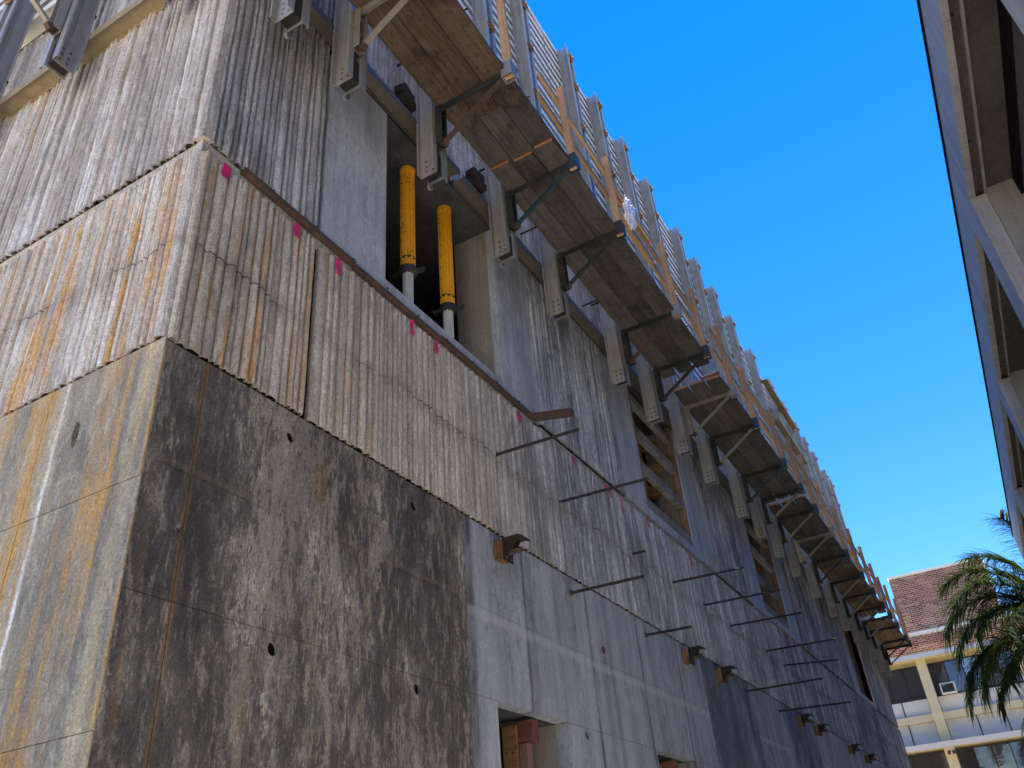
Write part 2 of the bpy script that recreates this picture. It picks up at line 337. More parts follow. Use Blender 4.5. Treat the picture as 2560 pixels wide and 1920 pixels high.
M_spandrel = plain('white_textured_spandrel', (.76,.73,.64), .85, var=.12, scale=40)
M_frame = plain('bronze_window_frame', (.05,.04,.04), .5, .2)
M_mortar = plain('cream_mortar', (.80,.72,.61), .9, var=.15, scale=20)
M_acm = plain('white_ac_case', (.75,.74,.70), .45, var=.05)
M_acg = plain('dark_ac_grille', (.05,.05,.05), .6)
M_plast = plain('clear_crumpled_plastic', (.80,.82,.86), .25, var=.15, scale=20)
def glass(name, c, rough=.05, wav=0.0):
    n = NT(name, rough, 0, .8); n.color(c); n.b.inputs['IOR'].default_value = 1.6
    n.b.inputs['Metallic'].default_value = .55
    if wav: n.bump(n.noise(n.mp(n.pos, (1.5, 1, 5)), 1.0, 2, .5), wav, .2)
    return n.m
M_glass = glass('window_glass', (.22,.25,.28), .04, .05); M_glass_dk = glass('dark_window_glass', (.09,.085,.09), .06, .02)
def brickmat(name, island):
    n = NT(name, .85, 0, .25)
    r = n.g.outputs['Random Per Island'] if island else n.t.nodes.new('ShaderNodeObjectInfo').outputs['Random']
    col = n.ramp(r, [(0.0, (.16,.055,.038)), (.35, (.26,.092,.058)), (.7, (.36,.145,.09)), (1.0, (.45,.23,.15))])
    col = n.mix(1.0, col, n.ramp(n.noise(n.pos, 25, 5, .7), [(.3, .75), (.7, 1.15)]), 'MULTIPLY'); n.color(col)
    n.bump(n.noise(n.pos, 60, 3), .3, .004); return n.m
M_brick = brickmat('red_brick', False); M_brick_i = brickmat('red_brick_mass', True)
def leafmat():
    n = NT('palm_leaf', .7, 0, .12); a = n.noise(n.pos, 3, 4)
    n.color(n.mix(n.ramp(a, [(.35, 0.0), (.65, 1.0)]), (.010,.019,.011), (.030,.042,.016)))
    n.b.inputs['Specular IOR Level'].default_value = .03; n.b.inputs['Roughness'].default_value = .9
    tr = n.t.nodes.new('ShaderNodeBsdfTranslucent'); tr.inputs[0].default_value = (.06,.09,.015,1); mx = n.t.nodes.new('ShaderNodeMixShader'); mx.inputs[0].default_value = .2
    out = n.t.nodes['Material Output']; n.L(n.b.outputs[0], mx.inputs[1]); n.L(tr.outputs[0], mx.inputs[2]); n.L(mx.outputs[0], out.inputs[0])
    return n.m
M_leaf = leafmat(); M_rachis = plain('palm_rachis', (.10,.10,.035), .6); M_trunk = plain('palm_trunk_bark', (.17,.14,.11), .9, var=.4, scale=9)
def groundmat(name, c1, c2, sc_=2.0):
    n = NT(name, .9, 0, .2); a = n.noise(n.pos, sc_*.15, 6, .6); g = n.noise(n.pos, 60, 4, .7)
    col = n.mix(n.ramp(a, [(.35, 0.0), (.65, 1.0)]), c1, c2); n.color(n.mix(1.0, col, n.ramp(g, [(.3, .8), (.7, 1.15)]), 'MULTIPLY'))
    n.bump(g, .3, .01); return n.m
M_ground = groundmat('dry_site_ground', (.34,.285,.215), (.42,.36,.28)); M_alley = groundmat('alley_concrete_paving', (.32,.315,.305), (.39,.38,.37)); M_asphalt = groundmat('low_bounce_asphalt', (.055,.060,.070), (.078,.083,.093))  # asphalt tone kept low to limit bounce light

# ------------------------------------------------------------------ ground
g = MB().box(-900, 900, -900, 900, GZ-.6, GZ).build('ground', M_ground); g['kind'] = 'structure'
al = MB()
for k in range(4):
    y0 = -6+k*3.0; al.box(.25, 5.2, y0, y0+2.985, GZ-.05, GZ+.02)
al = al.build('alley_pavement', M_alley); al['kind'] = 'structure'
rd = MB().box(.25, 5.2, 6.0, 36.0, GZ-.05, GZ+.012).build('low_bounce_road', M_asphalt); rd['kind'] = 'structure'  # unseen dark stretch, added to weaken warm bounce on the far facade

# ------------------------------------------------------------------ concrete building
L = 29.9; WL = 14.0                       # facade length (Y) and left face length (X, negative)
Z1, ZB, ZT, Z3, ZF = -1.6, -.06, .055, 2.32, 3.45
bld = thing('concrete_building', 'large raw concrete building under construction with fluted bands and upper formwork', 'building', (0, 0, GZ))
def bp(mb, name, mat, smooth=False):
    o = mb.build(name, mat, bld, smooth); o.location = (0, 0, -GZ); return o

def flutes(name, a0, a1, z0, z1, face, mat, seed, depth=.042, back=-.06, wmin=.055, wmax=.10, rough_bot=.009, chip=.006):
    """fluted concrete panel. face 'F': facade (+X out, along Y); 'L': left face (-Y out, along -X)"""
    rng = random.Random(seed); cols = []; a = a0
    while a < a1-1e-4:
        wd = rng.uniform(wmin, wmax)
        if rng.random() < .18: wd *= .6
        if a1-(a+wd) < .03: wd = a1-a
        d = depth*rng.uniform(.65, 1.15); sk = rng.uniform(-.12, .12)
        for t, h in ((0, 0), (.05, .42), (.17, .80), (.36, .98), (.60, 1.0), (.80, .84), (.94, .46)):
            tt = min(.97, max(0, t+sk*t*(1-t)*2)); cols.append((a+tt*wd, d*h, rng.random()))
        a += wd
    cols.append((a1, 0, .5))
    nz = max(3, int((z1-z0)/.11)); vs = []; fs = []; nc = len(cols)
    def P(u, o, z): return (o, u, z) if face == 'F' else (-u, -o, z)
    jb = [rng.gauss(0, 1) for _ in cols]
    for i in range(nz+1):
        t = i/nz; z = z0+(z1-z0)*t
        for k, (u, h, r) in enumerate(cols):
            q = mnoise.noise(Vector((u*9+seed*3.1, z*2.6, seed)))*chip + mnoise.noise(Vector((u*34, z*11, seed+5)))*chip*.7
            hh = h + (q if h > 0 else q*.3) ; uu = u + mnoise.noise(Vector((u*2, z*1.5, seed+9)))*.006
            zz = z
            if i == 0: zz += (jb[k]*.35+mnoise.noise(Vector((u*7, 0, seed)))*1.2)*rough_bot
            if i == nz: zz += mnoise.noise(Vector((u*8, 3, seed)))*rough_bot*.7
            if (i == 0 or i == nz) and rng.random() < .10: hh *= .4
            vs.append(P(uu, hh, zz))
    for i in range(nz):
        for k in range(nc-1):
            b = i*nc+k; fs.append((b, b+1, b+nc+1, b+nc))
    n0 = len(vs)                                       # top return to the wall
    for (u, h, r) in cols: vs.append(P(u, back, z1))
    for k in range(nc-1): fs.append((nz*nc+k, n0+k, n0+k+1, nz*nc+k+1))
    n0 = len(vs)                                       # bottom: lip, then an undercut running up behind it
    for k, (u, h, r) in enumerate(cols):
        z = vs[k][2]; hh = vs[k][0] if face == 'F' else -vs[k][1]
        vs.append(P(u, hh-.015, z+.002)); vs.append(P(u, min(hh-.016, -.004), z+.07)); vs.append(P(u, back, z+.075))
    for k in range(nc-1):
        a_, b_ = n0+3*k, n0+3*k+3; fs += [(k, a_, b_, k+1), (a_, a_+1, b_+1, b_), (a_+1, a_+2, b_+2, b_+1)]
    for k in (0, nc-1):                                # ends
        n0 = len(vs); u = cols[k][0]
        vs += [P(u, back, z0), P(u, back, z1)]; fs.append(tuple([i*nc+k for i in range(nz+1)]+[n0+1, n0]))
    m = MB(); m.v = vs; m.f = fs
    o = m.build(name, mat, bld); o.location = (0, 0, -GZ)
    return o

# --- structural core behind the facing (with the openings left free)
def wall_run(z0, z1, segs, x0, x1, name, mat):
    for (a, b) in segs: bp(MB().box(x0, x1, a, b, z0, z1), name, mat)
OPL = [(3.43, 4.64), (6.76, 7.98), (10.1, 11.3)]          # basement openings, head at -3.06
OPU = [(1.97, 3.95), (7.90, 9.80), (13.84, 15.75), (23.42, 25.42)]   # upper windows
def gaps(ops, a, b):
    r = []; p = a
    for (s, e) in ops: r.append((p, s)); p = e
    r.append((p, b)); return r
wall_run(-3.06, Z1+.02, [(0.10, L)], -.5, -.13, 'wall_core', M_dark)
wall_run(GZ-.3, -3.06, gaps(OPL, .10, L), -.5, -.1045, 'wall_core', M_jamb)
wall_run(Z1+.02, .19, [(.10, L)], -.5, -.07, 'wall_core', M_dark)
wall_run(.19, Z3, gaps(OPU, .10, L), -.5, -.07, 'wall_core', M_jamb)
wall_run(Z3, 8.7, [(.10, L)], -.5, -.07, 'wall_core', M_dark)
bp(MB().box(-WL, -.10, .072, .5, GZ-.3, 8.7), 'wall_core', M_dark)
bp(MB().box(-WL, -.45, L-.3, L, GZ-.3, 8.7), 'rear_wall', M_dark)
bp(MB().box(-WL, -WL+.3, .5, L-.3, GZ-.3, 8.7), 'inner_wall', M_dark)
bp(MB().box(-WL+.3, -.5, .5, L-.3, Z3, Z3+.3), 'floor_slab', M_dark)
bp(MB().box(-WL+.3, -.5, .5, L-.3, -.25, .17), 'floor_slab', M_dark)
bp(MB().box(-WL+.3, -.5, .5, L-.3, 8.4, 8.6), 'floor_slab', M_dark)
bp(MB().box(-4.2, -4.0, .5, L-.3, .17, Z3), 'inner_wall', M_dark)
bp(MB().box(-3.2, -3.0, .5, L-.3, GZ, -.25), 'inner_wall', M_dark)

# --- lower plain wall: form-panel faces with real tie holes
FX = .017
holes = [(1.01,-1.8),(2.35,-1.8),(1.0,-3.15),(2.37,-3.14),(5.04,-3.12),(5.3,-1.95),(14.9,-2.2),(17.1,-2.2),(21.9,-2.1),(6.2,-4.4),(9.4,-3.1),(10.6,-2.2)]
ycuts = [-.010, .29, 1.33, 2.78, 3.05, 4.02, 5.35, 6.70, 8.0, 8.92, 10.1, 11.3, 12.4, 13.15, 14.4, 15.6, 16.8, 18.0, 19.2, 20.4, 21.6, 22.8, 24.0, 25.2, 26.4, 27.6, 28.8, L]
rng = random.Random(4)
zc = [Z1-.022, -2.36, -3.06, -4.3, GZ-.3]
for k in range(len(ycuts)-1):
    y0, y1 = ycuts[k]+.0025, ycuts[k+1]-.0025
    mt = M_low_near if y1 < 3.06 else (M_low_mid if y1 < 8.95 or 13.4 > y1 > 11.5 or y1 > 16.5 else M_low_far)
    jog = rng.uniform(-.004, .004)
    for j in range(4):
        zt, zb = zc[j]-(.002 if j else 0), zc[j+1]+.002
        sub = [(y0, y1)]
        if j >= 2:
            for (s, e) in OPL:
                ns = []
                for (a, b) in sub:
                    if e <= a or s >= b: ns.append((a, b))
                    else:
                        if s-a > .02: ns.append((a, s))
                        if b-e > .02: ns.append((e, b))
                sub = ns
        for (a, b) in sub:
            hl = [(hy, hz, .040, 16) for (hy, hz) in holes if a+.05 < hy < b-.05 and zb+.05 < hz < zt-.05]
            o = plate('wall_panel', [(a, zb), (b, zb), (b, zt), (a, zt)], hl, -.12, 0, FX+jog+rng.uniform(-.0012,.0012), mt, bld); o.location = (0, 0, -GZ)
for (hy, hz) in holes:
    bp(MB().tube((FX-.026, hy, hz), (FX-.122, hy, hz), .0395, n=16), 'hole_shade_plug', M_slotshade)  # black plug gives each hole its inner shade by colour
# left plain wall
xc = [0, .95, 2.15, 3.35, 4.55, 7, WL]; zl = [Z1-.012, -2.48, -3.7, GZ-.3]
for k in range(len(xc)-1):
    for j in range(3):
        a, b = -xc[k+1]+.002, -xc[k]-.002
        if k == 0: b = FX+.0015
        bp(MB().box(a, b, -.017-rng.uniform(0,.003), -.008, zl[j+1]+.002, zl[j]-(.002 if j else 0)), 'wall_panel', M_low_left)
# spalled / honeycombed patches: shallow rough aggregate scabs
def scab(face, a, z, sa, sz, seed, mat):
    bm = bmesh.new(); bmesh.ops.create_icosphere(bm, subdivisions=4, radius=1.0)
    for v in bm.verts:
        q = 1+.5*mnoise.noise(v.co*1.8+Vector((seed, 0, 0)))+.45*mnoise.noise(v.co*5+Vector((seed, 3, 0)))
        u, h = v.co.y*sa*q, v.co.z*sz*q; d = v.co.x*.012*q
        v.co = Vector((FX+.0+d, a+u, z+h)) if face == 'F' else Vector((a+u, -.019-d, z+h))
    m = bpy.data.meshes.new('spalled_patch'); bm.to_mesh(m); bm.free(); m.materials.append(mat); o = link('spalled_patch', m, bld); o.location = (0, 0, -GZ)
M_scab = concrete('honeycombed_concrete', (.17,.125,.085), (.27,.20,.14), dark_amt=.9, dark_thr=.47, rust_amt=.25, rust_thr=.5, pale=(.36,.28,.2), pale_amt=.5, seed=41, bumps=1.0, pits=1.0)
scab('F', 1.30, -2.02, .055, .13, 1, M_scab); scab('L', -.62, -2.02, .02, .07, 2, M_scab); scab('F', .27, -2.72, .03, .03, 3, M_scab)

# --- lower fluted band
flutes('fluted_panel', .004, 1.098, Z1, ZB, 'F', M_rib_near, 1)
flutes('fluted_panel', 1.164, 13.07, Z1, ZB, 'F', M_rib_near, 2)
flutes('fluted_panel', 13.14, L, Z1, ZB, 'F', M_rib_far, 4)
flutes('fluted_panel', .004, 2.3, Z1, ZB, 'L', M_rib_left, 5)
flutes('fluted_panel', 2.33, 7.0, Z1, ZB, 'L', M_rib_left, 6)
# --- ledge strip
bp(MB().box(-.07, -.004, .0, 4.62, ZB, ZT), 'ledge', M_ledge)
bp(MB().box(-.07, .022, 4.62, L, ZB+.001, ZB+.022), 'ledge', M_ledge)
bp(MB().box(-.07, -.045, 4.62, L, ZB+.022, ZT), 'ledge_recess', M_dark)  # dark box painted as the shadow gap of the open groove
bp(MB().box(-WL, -.07, .004, .07, ZB, ZT), 'ledge', M_ledge)
# --- upper zone of the facade
flutes('fluted_panel', .03, 1.105, ZT, ZF, 'F', M_rib_upper, 7)
flutes('fluted_panel', .03, 1.12, ZT, ZF, 'L', M_rib_upleft, 8)
flutes('fluted_panel', 1.135, 2.3, ZT, ZF, 'L', M_rib_upleft, 12)
flutes('fluted_panel', 2.33, 7.0, ZT, ZF, 'L', M_rib_upleft, 9)
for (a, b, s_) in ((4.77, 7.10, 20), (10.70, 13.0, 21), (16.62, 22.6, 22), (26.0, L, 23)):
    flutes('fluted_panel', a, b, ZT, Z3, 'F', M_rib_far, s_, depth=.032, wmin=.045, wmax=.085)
for (a, b, s_) in ((1.15, 6.2, 30), (6.22, 13.1, 31), (13.13, 20, 32), (20.02, L, 33)):
    flutes('fluted_panel', a, b, Z3+.085, ZF, 'F', M_rib_upleft if a < 13 else M_rib_upper, s_)
bp(MB().box(-.07, .004, 1.15, L, Z3+.002, Z3+.075), 'lintel_strip', M_dark)
# rounded rough arris at the corner of the upper storey
cm = MB(); nn = 40; rr = random.Random(8); vs = []
for i in range(nn+1):
    z = ZT+(ZF-ZT)*i/nn
    for (x, y) in ((-.06, -.036), (-.012, -.040), (.026, -.026), (.034, .004), (.030, .06)):
        q = mnoise.noise(Vector((x*30, y*30, z*6)))*.007; vs.append((x+q, y+q, z))
cm.v = vs; cm.f = [(i*5+k, i*5+k+1, i*5+k+6, i*5+k+5) for i in range(nn) for k in range(4)]
n0 = len(cm.v); cm.v += [(-.05, .05, ZT), (-.05, .05, ZF)]; cm.f += [(0, 1, 2, 3, 4, n0)]
bp(cm, 'corner_arris', M_rib_upleft)
# smooth cast panels around the windows
def smooth_run(a, b, z0, z1, vc=(), hc=()):
    ys = [a, *vc, b]; zs = [z0, *hc, z1]
    for i in range(len(ys)-1):
        for j in range(len(zs)-1):
            x = .012+rng.uniform(-.003, .003)
            g0 = .003 if i else 0; g1 = .003 if i < len(ys)-2 else 0; h0 = .003 if j else 0; h1 = .003 if j < len(zs)-2 else 0
            bp(MB().box(-.069, x, ys[i]+g0, ys[i+1]-g1, zs[j]+h0, zs[j+1]-h1), 'smooth_panel', M_smooth)
smooth_run(1.15, 1.97, ZT, Z3, (1.40,), (.62, 1.28))
smooth_run(3.95, 4.765, ZT, Z3, (), (1.25,))
smooth_run(7.105, 7.90, ZT, Z3); smooth_run(9.80, 10.695, ZT, Z3); smooth_run(13.005, 13.84, ZT, Z3); smooth_run(15.75, 16.615, ZT, Z3)
smooth_run(22.605, 23.42, ZT, Z3); smooth_run(25.42, 25.995, ZT, Z3)
for (a, b) in OPU:
    bp(MB().box(-.069, .012, a+.001, b-.001, ZT, .19), 'window_sill', M_smooth)
    bp(MB().box(-.5, -.07, a+.001, b-.001, .19, .20), 'window_sill', M_jamb)
for (ya, yb, za, zb) in ((1.095, 1.15, ZT, ZF), (1.09, 1.17, Z1, ZB), (13.07, 13.145, Z1, ZB)):
    bp(MB().box(-.069, -.030, ya, yb, za, zb), 'slot_shade_fill', M_slotshade)  # black fill stands for the shade deep in the open joint
bp(MB().box(-1.137, -1.118, -.004, .06, ZT, ZF), 'slot_shade_fill', M_slotshade)

# ------------------------------------------------------------------ rusty steel strip along the ledge, its end bent away
st = thing('ledge_strip', 'rusty brown steel strip fixed along the ledge with its end bent out', 'steel strip', (0, .33, .06))
def st_part(mb, name, mat): o = mb.build(name, mat, st); o.location = (0, -.33, -.06); return o
y = .33; rr = random.Random(2); k = 0
while y < 4.55:
    y2 = min(4.59, y+1.22); dz = rr.uniform(-.008, .008); dx = rr.uniform(-.003, .003)
    m = MB().cbox(-.003+dx, .048+dx, y, y2-.006, .004+dz, .022+dz, .004).cbox(.034+dx, .047+dx, y, y2-.006, .022+dz, .054+dz, .003)
    st_part(m, 'strip_length', M_rusty); y = y2
st_part(MB().bar((.03, 4.57, .03), (.47, 4.60, -.05), .075, .05).bar((.03, 4.56, .06), (.46, 4.585, -.02), .03, .05), 'bent_end', M_rusty)
for q in range(9):
    yy = .6+q*.45; st_part(MB().tube((.05, yy, .05), (.062, yy, .05), .008, n=8), 'bolt', M_steel_dk)
# pale flashing strip on the far part of the ledge
fl = MB().cbox(-.003, .046, 4.66, 29.8, -.055, -.043, .003).build('ledge_flashing', M_alu_b)
tag(fl, 'thin pale metal flashing strip along the far half of the ledge', 'flashing')

# ------------------------------------------------------------------ flagging tape marks
tapes = [(.18,.13,.07,'p','nearest the corner of the building'),(.87,.13,.055,'p','just before the first vertical joint'),(1.34,.16,.05,'p','just past the first vertical joint'),
 (2.31,.15,.045,'p','under the window with the left yellow prop'),(2.68,.14,.045,'p','under the right yellow prop'),(4.19,.13,.07,'p','beside the bent steel end'),
 (5.47,.11,.05,'p','first one past the bent steel end'),(5.94,.22,.03,'w','longest pale one, before the red pair'),(6.34,.13,.05,'p','left one of the red pair'),(6.47,.16,.03,'p','right one of the red pair'),
 (6.79,.25,.03,'p','long narrow one below the boarded window'),(7.23,.22,.03,'w','pale one left of the boarded window sill'),(7.7,.13,.04,'p','short one at the boarded window corner'),
 (8.15,.25,.03,'w','pale one under the middle of the boarded window'),(9.35,.2,.03,'p','right below the boarded window end'),(13.25,.3,.05,'p','at the far vertical joint'),(15.0,.3,.05,'p','below the second boarded window')]
for (yy, h, wd, c, t) in tapes:
    rr = random.Random(int(yy*100)); m = MB(); vs = []; n_ = 6
    for i in range(n_+1):
        z = ZB-.005-h*i/n_
        x = .052+.006*math.sin(i*1.3+yy)
        sh = .0015*math.sin(i*.9+yy*3)
        for (s, xx) in ((-.5, x-.004), (0, x+.003), (.5, x-.004)): vs.append((xx, yy+s*wd+sh, z))
        for (s, xx) in ((-.5, x-.006), (0, x+.001), (.5, x-.006)): vs.append((xx, yy+s*wd+sh, z))
    m.v = vs
    for i in range(n_):
        b = i*6
        m.f += [(b,b+1,b+7,b+6),(b+1,b+2,b+8,b+7),(b+3,b+9,b+10,b+4),(b+4,b+10,b+11,b+5),(b,b+6,b+9,b+3),(b+2,b+5,b+11,b+8)]
    o = m.build('tape_flag', M_pink if c == 'p' else M_palepink)
    tag(o, ('pink' if c == 'p' else 'pale lilac')+' tape strip hanging from ledge, '+t, 'tape', 'tape strips under the ledge')
o = MB().tube((FX+.002, 5.65, -2.23), (FX+.006, 5.65, -2.23), .04, n=18).build('paint_dot', M_red); tag(o, 'round dull red paint dot on pale lower wall', 'paint mark')

# ------------------------------------------------------------------ tie rods standing out of the wall
rods = [(3.68,-.79,.89,-.03,'upper row, longest nearest the bent steel end'),(4.99,-.80,1.03,-.04,'upper row, second from the corner'),(6.96,-.79,.19,0,'upper row, very short stub'),
 (8.30,-.79,1.02,-.04,'upper row, below the boarded window'),(9.58,-.79,1.17,-.04,'upper row, below the boarded window end'),(10.89,-.80,1.15,-.04,'upper row, between the two boarded windows'),
 (12.93,-.79,1.26,-.04,'upper row, at the far vertical joint'),(14.2,-.80,1.02,-.09,'upper row, farthest from the corner'),
 (5.01,-1.79,.79,-.02,'lower row, nearest the corner'),(6.97,-1.79,.57,-.02,'lower row, shortest of that row'),(10.98,-1.79,1.17,-.02,'lower row, second farthest'),(12.96,-1.8,1.19,-.05,'lower row, farthest from the corner')]
for (yy, z, ln, dz, t) in rods:
    x0 = .0 if z > -1 else FX
    r = thing('tie_rod', 'rusty tie rod out of the wall, '+t, 'tie rod', (x0, yy, z), 'tie rods in the facade')
    m = MB().tube((-.05, 0, 0), (ln, 0, dz), .0145, n=10)
    for q in range(int(ln/.022)): 
        f0 = (q*.022+.01)/ln; m.tube((ln*f0, 0, dz*f0), (ln*f0+.008, 0, dz*f0), .017, n=8)
    m.build('rod', M_steel_dk, r)
    MB().tube((-.01, 0, 0), (.022, 0, 0), .026, n=6).build('nut', M_rusty, r)

# ------------------------------------------------------------------ timber and steel seat brackets under the fluted band
def make_seat():
    s = thing('seat_bracket', 'x', 'bracket', (0, 0, 0), 'seat brackets under the fluted band')
    m = MB()
    for i in range(6): m.cbox(.002+i*.0185, .0195+i*.0185, 0, .24, -.10, .11, .0015)
    m.build('plywood_block', M_block, s)
    MB().box(.116, .128, .0, .26, -.13, .125).build('back_plate', M_steel_dk, s)
    MB().extrude([(.116,.126),(.30,.126),(.36,.09),(.36,.075),(.30,.10),(.13,.10)], 1, .03, .27).build('top_plate', M_steel_dk, s)
    for gy in (.09, .20): MB().extrude([(.128,.10),(.27,.10),(.128,-.07)], 1, gy, gy+.015).build('gusset', M_steel_dk, s)
    MB().tube((.06, .15, -.02), (.29, .15, -.02), .032, n=14).build('pipe_sleeve', M_rusty, s)
    for by in (.06, .2): MB().tube((.128, by, -.09), (.15, by, -.09), .018, n=6).build('bolt', M_rusty, s)
    return s
seats = [(3.46,'nearest the corner, largest in view'),(8.14,'first of the near pair'),(9.5,'second of the near pair'),(14.13,'first of the middle pair'),(15.47,'second of the middle pair'),(18.75,'next to last before the far end'),(20.8,'last one before the far end')]
proto = make_seat()
for i, (yy, t) in enumerate(seats):
    s = proto if i == 0 else copy_tree(proto)
    s.location = (FX, yy+.06, -1.80); s.scale = (.8, .62, .8); s['label'] = 'steel bracket on plywood block under fluted band, '+t

# ------------------------------------------------------------------ yellow shoring props in the first window
def fluted_ring(r, n=8):
    pts = []
    for i in range(n):
        t = 2*math.pi*i/n
        for d, rr_ in ((-.385, .97), (-.25, 1.0), (-.19, .70), (.19, .70), (.25, 1.0), (.385, .97)): pts.append((r*rr_*math.cos(t+d), r*rr_*math.sin(t+d)))
    return pts
def make_prop(label, x, yy, zb, zt, zmid):
    p = thing('shoring_prop', label, 'shoring prop', (x, yy, zb), 'yellow shoring props')
    H = zt-zb; zm = zmid-zb
    MB().extrude(fluted_ring(.076), 2, zm, H-.02).build('outer_tube', M_yellow, p)
    MB().tube((0,0,H-.06), (0,0,H-.02), .080, n=24).build('head_ring', M_yellow, p)
    MB().tube((0,0,H-.02), (0,0,H-.004), .083, n=24).build('head_plate', M_yellow, p)
    MB().extrude(fluted_ring(.052), 2, .012, zm+.3).build('inner_tube', M_slat, p)
    MB().box(-.08, .08, -.08, .08, 0, .012).build('base_plate', M_alu_b, p)
    m = MB()
    for q in range(7): m.tube((-.02, -.075, zm+.2+q*.16), (-.02, -.0705, zm+.2+q*.16), .008, n=8)
    m.build('pin_hole', M_black, p)
    m = MB().tube((0,0,zm-.05), (0,0,zm+.02), .088, n=20)
    for a in (0.3, 0.3+math.pi):
        c, s = math.cos(a), math.sin(a); m.bar((c*.07, s*.07, zm-.02), (c*.155, s*.155, zm-.035), .045, .03); m.bar((c*.14, s*.14, zm-.035), (c*.17, s*.17, zm+.0), .03, .03)
    m.build('collar_nut', M_black, p)
    m = MB().tube((0,0,zm+.13), (0,0,zm+.136), .079, n=20); m.build('retaining_wire', M_black, p)
    return p
make_prop('left yellow shoring prop on a silver inner tube in the open window', -.26, 2.68, .20, 2.32, .92)
make_prop('right yellow shoring prop on a silver inner tube in the open window', -.26, 3.38, .20, 2.32, .90)
# low pipe behind the props
pr = MB().tube((-.62, 1.5, .75), (-.62, 4.5, .30), .03, n=10).tube((-.8, 1.2, .55), (-.75, 4.4, .26), .02, n=8)
tag(pr.build('bracing_pipe', M_alu_b), 'thin grey bracing pipe behind the yellow props', 'pipe')

# ------------------------------------------------------------------ boarded windows
def boarded(name_label, y0, y1, seed):
    wn = thing('timber_window_bracing', name_label, 'timber bracing', (0, y0, .20)); rr = random.Random(seed)
    W, H = y1-y0, Z3-.20
    def b(mb, n_, mat): return mb.build(n_, mat, wn)
    b(MB().cbox(-.10, .006, .004, .095, .17, H-.004), 'side_board', M_board_v)
    b(MB().cbox(-.10, .006, W-.07, W-.004, .17, H-.004), 'side_board', M_board_v)
    b(MB().cbox(-.12, .008, .004, W-.004, .004, .16), 'sill_board', M_board)
    b(MB().cbox(-.10, .002, .1, W-.1, 1.80, 1.93), 'cross_board', M_board)
    b(MB().cbox(-.09, .004, .1, W-.1, 1.22, 1.36), 'cross_board', M_board)
    b(MB().cbox(-.09, .004, .1, W-.1, .62, .76), 'cross_board', M_board)
    for j in range(4):
        z = .35+j*.42; b(MB().cbox(-.75, -.12, W-.55+rr.uniform(-.1,.1), W-.43, z, z+.10), 'crib_block', M_crib)
        b(MB().cbox(-.45, -.36, W-.7, W-.10, z+.11, z+.2), 'crib_block', M_crib)
        b(MB().cbox(-.7, -.6, .5+rr.uniform(-.1,.1), .62, z, z+.36), 'crib_block', M_board_v)
        b(MB().cbox(-.6, -.5, .3, W-.3, z-.05, z+.03), 'crib_block', M_crib if j % 2 else M_board)
    for q in range(3): b(MB().cbox(-.5, -.41, .55+q*.42, .64+q*.42, .16, H-.02), 'stud', M_board_v if q % 2 else M_crib)
    return wn
boarded('window braced with grey boards over orange wood cribbing, nearer one', 7.90, 9.80, 1)
boarded('window braced with grey boards and dark inside, farther one', 13.84, 15.75, 2)
ply = thing('window_plywood', 'brown plywood sheets with black stamps closing the farthest upper window', 'plywood', (0, 23.42, .2))
for j in range(3):
    o = MB().cbox(-.14, -.12, .01, 1.99, .01+j*.7, .70+j*.7).build('plywood_sheet', M_plank, ply)
    for q in range(3): MB().box(-.12, -.118, .5+q*.35, .75+q*.35, .28+j*.7, .42+j*.7).build('stamp', M_black, o)
MB().cbox(-.12, .035, -.12, .0, 0, 2.12).build('frame_board', M_rail, ply); MB().cbox(-.12, .035, 2.0, 2.10, 0, 2.12).build('frame_board', M_rail, ply)

# ------------------------------------------------------------------ shores in the basement openings
def shore(label, yy, y2):
    s = thing('basement_shore', label, 'timber shore', (-.35, yy, GZ)); H = -3.06-GZ
    MB().cbox(.01, .15, .56, .66, 0, H-.06).build('steel_post', M_crib, s)
    m = MB()
    for q in range(9):
        for dx in (.045, .11): m.tube((dx+.012*(q % 2), .557, .4+q*.30), (dx+.012*(q % 2), .562, .4+q*.30), .010, n=8)
    m.build('bolt_hole', M_black, s)
    MB().cbox(.155, .235, .58, .67, 0, H-.21).build('timber_post', M_board_v, s)
    MB().cbox(.11, .29, .585, .70, H-.205, H-.03).build('header_block', M_redwood, s)
shore('yellow post, timber post and red block inside the near basement opening', 3.52, 4.64)
shore('timber shore with red block inside the second basement opening', 6.85, 7.98)
shore('timber shore inside the third basement opening', 10.2, 11.3)
# ------------------------------------------------------------------ formwork : walers, strongbacks, gang forms
WX0, WX1 = .030, .172                     # horizontal beams between plywood and strongbacks
def ibeam(m, y0, y1, z, x0=WX0, x1=WX1, h=.10, t=.007, rib=True):
    m.box(x0, x0+t, y0, y1, z, z+h); m.box(x1-t, x1, y0, y1, z, z+h); m.box(x0+t, x1-t, y0, y1, z+h/2-.003, z+h/2+.003)
    if rib:
        m.box(x1, x1+.004, y0, y1, z+h*.40, z+h*.60)
    return m
wal = [(.02, 3.05, 2.32, 'nearest the corner'), (3.12, 9.0, 2.30, 'over the smooth panels beside the yellow props'), (9.05, 15.9, 2.31, 'between the two boarded windows'), (15.95, 23.9, 2.31, 'before the far plywood window'), (23.95, 29.8, 2.31, 'at the far end')]
for (a, b, z, t) in wal:
    o = ibeam(MB(), 0, b-a, 0, x0=.028).build('waler_beam', M_waler); o.location = (0, a, z)
    tag(o, 'horizontal brown grey metal waler along the facade, '+t, 'waler beam', 'walers along the facade')
o = ibeam(MB(), 0, 5.5, 0, x0=.028).build('waler_beam', M_waler_lit); o.rotation_euler = (0, 0, rad(-90)); o.location = (-5.53, 0, 2.19)
tag(o, 'long metal waler in lit tan along the left face above the pale fluted wall', 'waler beam')

